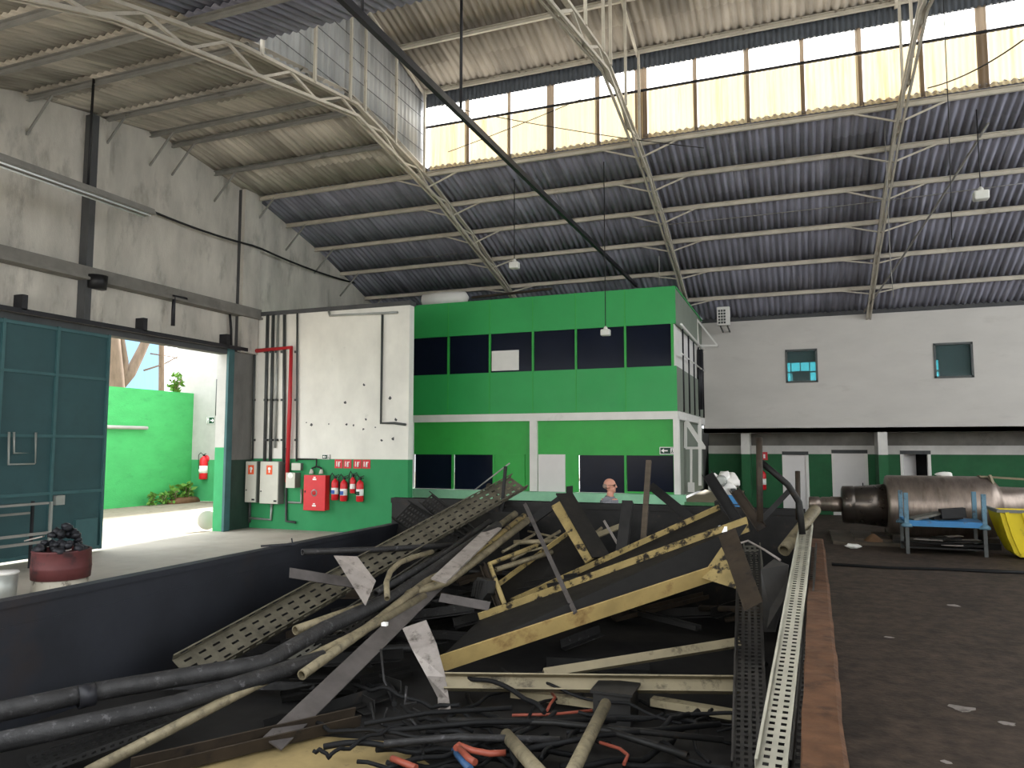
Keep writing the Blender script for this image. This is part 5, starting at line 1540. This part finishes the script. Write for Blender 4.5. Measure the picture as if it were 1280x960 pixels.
# trolley / stacking frame
fy, by = 18.5, 19.45
lx, rx_ = aY(1135, 690, fy).x, aY(1233, 697, fy).x
zsft = aY(1180, 653, fy).z
t = thing('stacking_frame', 'blue and grey steel stacking frame with shelf in front of the steel roll', 'rack', (lx, fy, 0))
for (x, y) in ((lx, fy), (rx_, fy), (lx, by), (rx_, by)):
    mb = MB(); mb.bar((x, y, 0), (x, y, zsft - .05), .07, .07); mb.build('leg', M['conduit'], t)
    mb = MB(); mb.bar((x, y, zsft - .05), (x, y, 1.32), .085, .085); mb.lathe((x, y, zsft - .12), (0, 0, 1), [(0, .11), (.05, .11), (.09, .06)], 12); mb.build('corner_post', M['blue_grey'], t)['label'] = 'worn blue corner post'
mb = MB(); mb.box(lx - .03, rx_ + .03, fy - .02, by, zsft - .03, zsft + .02); mb.box(lx, rx_, fy - .03, fy + .03, zsft - .1, zsft); mb.build('shelf', M['blue'], t)['label'] = 'blue shelf'
mb = MB(); mb.bar((lx, fy, .14), (lx, by, .14), .05, .05); mb.bar((rx_, fy, .14), (rx_, by, .14), .05, .05); mb.bar((lx, by, .14), (rx_, by, .14), .05, .05); mb.box(lx, rx_, fy + .03, by, .12, .15); mb.build('bottom_frame', M['scrap_dark'], t)
for i, (a, b, w, m, z0, lab) in enumerate((((lx + .1, 18.7), (lx + .75, 18.95), .3, 'tray', .03, 'grey bent sheet lying on the left of the blue shelf'), ((lx + .55, 19.0), (rx_ - .35, 19.1), .35, 'scrap_dark', .05, 'dark flat casting stacked on the blue shelf'), ((lx + .7, 18.8), (rx_ - .3, 18.85), .22, 'black', .1, 'black block on the right of the blue shelf'))):
    mb = MB(); mb.bar((a[0], a[1], zsft + z0 + (.06 if i == 2 else 0)), (b[0], b[1], zsft + z0 + (.15 if i == 0 else .1 if i == 2 else .06)), w, .05 if i < 1 else .12 if i < 2 else .2); tag(mb.build('shelf_scrap', M[m]), lab, 'scrap')
random.seed(5)
for i in range(14):
    x = lx + .12 + random.random() * (rx_ - lx - .5); y = random.uniform(fy + .12, by - .2)
    mb = MB(); mb.bar((x, y, .17 + i * .014), (x + random.uniform(.3, .7), y + random.uniform(-.2, .2), .18 + i * .014), random.uniform(.15, .3), .012)
    tag(mb.build('sheet_strip', M['scrap_dark' if i % 3 else 'plate']), 'dark sheet offcut stacked low in the blue frame' if i % 3 else 'shiny sheet offcut stacked low in the blue frame', 'scrap', 'dark sheet offcuts in the blue frame' if i % 3 else 'shiny sheet offcuts in the blue frame')
# yellow bin
YY = 18.4
pl = [aY(1248, 637, YY), aY(1296, 640, YY), aY(1296, 700, YY), aY(1276, 692, YY), aY(1262, 668, YY)]
t = thing('yellow_bin', 'yellow ribbed plastic bin cut by the right edge of the photo', 'bin', (pl[0].x, YY, 0))
mb = MB()
z1 = pl[0].z; x0 = pl[0].x
secs = [(0.04, x0 + .34, .34), (.12, x0 + .25, .4), (.4, x0 + .15, .48), (.75, x0 + .06, .54), (z1 - .05, x0 + .02, .56)]
vs = []
for z, x, d in secs:
    vs += [(x, YY, z), (x + 1.5, YY, z), (x + 1.5, YY + 2 * d, z), (x, YY + 2 * d, z)]
fs = [(4 * i + j, 4 * i + (j + 1) % 4, 4 * i + 4 + (j + 1) % 4, 4 * i + 4 + j) for i in range(len(secs) - 1) for j in range(4)] + [(0, 3, 2, 1)]
mb.add(vs, fs, False); o = mb.build('body', M['yellow_bin'], t)
mb = MB()
for k in range(3):
    for (za, xa_, _), (zb_, xb_, _2) in zip(secs[:-1], secs[1:]):
        mb.bar((xa_ + .12 + k * .3, YY - .03, za), (xb_ + .12 + k * .3, YY - .03, zb_), .07, .05, (0, 1, 0))
mb.build('rib', M['yellow_bin'], t)
mb = MB(); mb.box(x0 - .04, x0 + 1.55, YY - .05, YY + .02, z1 - .06, z1); mb.box(x0 - .04, x0 + .03, YY, YY + 1.1, z1 - .06, z1); mb.build('rim', M['panel_side'], t)
# floor litter at the right
mb = MB()
for d_ in (0, .12):
    pts = [aZ(1040, 706, .02) + Vector((0, d_, 0))] + [aZ(px, py, .02) + Vector((0, d_ * (1 + .5 * math.sin(px)), 0)) for px, py in ((1110, 710), (1180, 712), (1240, 715), (1300, 717))]
    mb = MB(); mb.tube(pts, .025, 7); tag(mb.build('floor_hose', M['cable']), 'black hose lying across the brown floor, %s of two' % ('nearer' if d_ == 0 else 'farther'), 'hose', 'black hoses on the brown floor')
mb = MB(); p = aZ(1092, 680, 0); mb.lathe((p.x, p.y, 0), (0, 0, 1), [(0, .26), (.1, .2), (.2, .09), (.24, .03)], 14); tag(mb.build('rust_heap', M['soil']), 'small brown heap on the floor left of the blue frame', 'heap')
mb = MB(); p = aZ(1066, 686, 0); mb.blob((p.x, p.y, .06), .18, .1, .06, 8, .6); tag(mb.build('paper_scrap', M['white']), 'crumpled white paper on the brown floor near the rim', 'paper')
mb = MB(); a, b = aZ(1089, 676, .0), aZ(1125, 678, .0); a.z = b.z = .13; mb.prism(csec(.2, .22, .015), a, b, (0, -1, 0)); tag(mb.build('steel_channel', M['scrap_brown']), 'brown steel channel on the floor in front of the roll', 'channel')
mb = MB(); mb.box(aZ(1036, 664, 0).x, aZ(1108, 664, 0).x, 19.6, 22.2, 0, .07); mb.box(aZ(1060, 664, 0).x, aZ(1108, 664, 0).x, 20.0, 21.8, .07, .12); tag(mb.build('timber_mat', M['wood']), 'flat brown timber mat under the shaft end of the roll', 'mat')
for i, (px, py, s_) in enumerate(((1203, 886, .1), (1183, 953, .035), (1112, 797, .05), (1260, 905, .06), (1190, 757, .09))):
    p = aZ(px, py, 0); mb = MB(); random.seed(40 + i)
    pts = []
    for k in range(11):
        a = 2 * math.pi * k / 11; r = s_ * random.uniform(.55, 1.1); pts.append((p.x + 1.3 * r * math.cos(a), p.y + r * math.sin(a), .001))
    mb.poly(pts, .004, (0, 0, 1))
    tag(mb.build('paint_flake', M['plate']), ['pale flake on the brown floor, largest and low at the right', 'small pale flake nearest the camera on the brown floor', 'small pale flake beside the middle of the brown rim', 'pale flake at the right edge of the brown floor', 'pale flat flake farther back on the brown floor'][i], 'litter')

# ------------------------------------------------------------------ white machine and blue can beyond the bin
MY = 14.5
p = aY(903, 605, MY)
t = thing('white_machine', 'white painted machine head with round boss beyond the bin, right of the office dock', 'machine', (p.x, MY, 0))
mb = MB()
for i, (dx, dz, r) in enumerate(((-.18, .12, .14), (.02, .16, .13), (.2, .1, .17), (-.1, -.02, .16), (.1, -.04, .2), (.02, -.25, .15), (.12, -.36, .1))):
    mb.blob((p.x + dx * .9, MY + .1, p.z + dz * .9 - .03), r * .85, .16, r * .8, 30 + i, .9)
mb.build('housing', M['white'], t)
mb = MB(); mb.lathe((p.x - .02, MY - .1, p.z + .06), (0, 1, 0), [(0, .05), (.0, .1), (.04, .11), (.12, .11)], 18); mb.build('boss', M['galv'], t)
for dx, dz in ((-.12, -.1), (.2, -.1)):
    mb = MB(); mb.lathe((p.x + dx, MY - .08, p.z + dz), (0, 1, 0), [(0, .05), (.06, .055)], 12); mb.build('bolt', M['conduit'], t)
mb = MB(); mb.box(p.x - .15, p.x + .25, MY - .02, MY + .4, 0, p.z - .32); mb.build('pedestal', M['scrap_dark'], t)
c = aY(916, 633, MY - .5)
t = thing('blue_can', 'bright blue can with dark band below the white machine', 'can', c)
mb = MB(); mb.box(c.x - .14, c.x + .14, MY - .62, MY - .38, 0, c.z - .1); tag(mb.build('stand_box', M['scrap_dark']), 'dark box stand under the bright blue can', 'box')
mb = MB(); mb.box(c.x - .12, c.x + .12, MY - .6, MY - .4, c.z - .1, c.z + .2); mb.build('body', M['blue'], t, .02)
mb = MB(); mb.box(c.x - .123, c.x + .123, MY - .603, MY - .397, c.z + .03, c.z + .05); mb.build('band', M['black'], t)

# ------------------------------------------------------------------ person walking behind the bin
hp = aY(763, 598, 11.9)
PX, PY, PH = hp.x - .02, 11.9, hp.z
k_ = PH / 1.80


def rem(o, vox, sm=4):
    r = o.modifiers.new('remesh', 'REMESH'); r.mode = 'VOXEL'; r.voxel_size = vox; r.use_smooth_shade = True
    s = o.modifiers.new('smooth', 'SMOOTH'); s.iterations = sm; s.factor = .5
    return o


def V(x, y, z):
    return Vector((PX + x * k_, PY + y * k_, z * k_))


def ell(mb, c, rx, ry, rz, n=3):
    mb.blob(c, rx * k_, ry * k_, rz * k_, 0, 0, n)


person = thing('person', 'bald person in a grey shirt walking to the right behind the bin', 'person', (PX, PY, 0))
body = MB()
body.tube([V(0, 0, .95), V(.01, 0, 1.15), V(.0, 0, 1.35), V(-.0, 0, 1.48)], .13 * k_, 14)
for s in (-1, 1):
    ft = .16 * s
    body.tube([V(0, .09 * s, .95), V(.06 * s + .03, .1 * s, .52), V(.16 * s - .04, .1 * s, .09)], .085 * k_, 12, .045 * k_)
    body.tube([V(.16 * s - .07, .1 * s, .05), V(.16 * s + .15, .11 * s, .04)], .045 * k_, 10, .035 * k_)
    body.tube([V(-.01, .19 * s, 1.44), V(-.03 * s - .02, .25 * s, 1.16), V(-.12 * s + .06, .24 * s, .92)], .05 * k_, 10, .03 * k_)
    hx, hy = -.12 * s + .07, .24 * s
    ell(body, V(hx + .01, hy, .86), .028, .016, .05)
    for f in range(4):
        x = hx - .02 + f * .018
        ln = (.07, .085, .08, .06)[f]
        body.tube([V(x + .01, hy, .83), V(x + .016, hy - .004 * s, .80), V(x + .012, hy - .018 * s, .82 - ln)], .0085 * k_, 8, .007 * k_)
    body.tube([V(hx + .035, hy - .01 * s, .88), V(hx + .06, hy - .03 * s, .84), V(hx + .062, hy - .035 * s, .81)], .0095 * k_, 8, .008 * k_)
body.tube([V(-.0, 0, 1.46), V(.02, 0, 1.58)], .06 * k_, 12, .055 * k_)
ell(body, V(.005, 0, 1.705), .098, .077, .095)
ell(body, V(.035, 0, 1.64), .068, .06, .078)
body.tube([V(.095, 0, 1.70), V(.122, 0, 1.655)], .012 * k_, 8, .016 * k_)
ell(body, V(.083, 0, 1.595), .022, .03, .02, 2)
ell(body, V(.09, 0, 1.622), .016, .026, .007, 2)
ell(body, V(.085, 0, 1.72), .016, .05, .01, 2)
for s in (-1, 1):
    ell(body, V(-.005, .079 * s, 1.67), .02, .01, .033, 2)
rem(body.build('body', M['skin'], person), .009)
sh = MB()
sh.tube([V(0, 0, .93), V(.01, 0, 1.15), V(0, 0, 1.36), V(-.005, 0, 1.46)], .15 * k_, 16)
ell(sh, V(0, 0, 1.36), .14, .2, .12); ell(sh, V(.0, 0, 1.0), .14, .17, .12)
sh.tube([V(-.005, -.17, 1.45), V(-.005, .17, 1.45)], .075 * k_, 12)
for s in (-1, 1):
    sh.tube([V(-.01, .19 * s, 1.44), V(-.03 * s - .02, .25 * s, 1.16)], .07 * k_, 12, .06 * k_)
sh.tube([V(-.005, 0, 1.46), V(.004, 0, 1.52)], .075 * k_, 14)
rem(sh.build('shirt', M['shirt'], person), .014)
tr = MB()
ell(tr, V(0, 0, .93), .15, .175, .12)
for s in (-1, 1):
    tr.tube([V(0, .09 * s, .93), V(.06 * s + .03, .1 * s, .52), V(.16 * s - .04, .1 * s, .1)], .1 * k_, 12, .07 * k_)
rem(tr.build('trousers', M['trousers'], person), .014)
for s in (-1, 1):
    so = MB(); so.tube([V(.16 * s - .09, .1 * s, .05), V(.16 * s + .08, .105 * s, .05), V(.16 * s + .19, .11 * s, .035)], .055 * k_, 12, .04 * k_)
    rem(so.build('shoe', M['black'], person), .012)
ha = MB(); ell(ha, V(-.035, 0, 1.68), .072, .082, .055); rem(ha.build('hair', M['hair'], person), .009)
gl = MB()
for s in (-1, 1):
    gl.tube([V(.098, .035 * s, 1.695), V(.09, .075 * s, 1.695), V(-.0, .083 * s, 1.69)], .0035 * k_, 6)
    gl.lathe(V(.099, .035 * s, 1.69), (1, 0, 0), [(0, .022), (.004, .022)], 14)
gl.tube([V(.105, -.015, 1.695), V(.105, .015, 1.695)], .003 * k_, 6)
gl.build('glasses', M['black'], person)
for e, p in DBG:
    if p.z < .1 or p.x < BX0 + .05 or p.x > .2 or p.y > 10.9:
        print('DBG', e, [round(v, 2) for v in p])
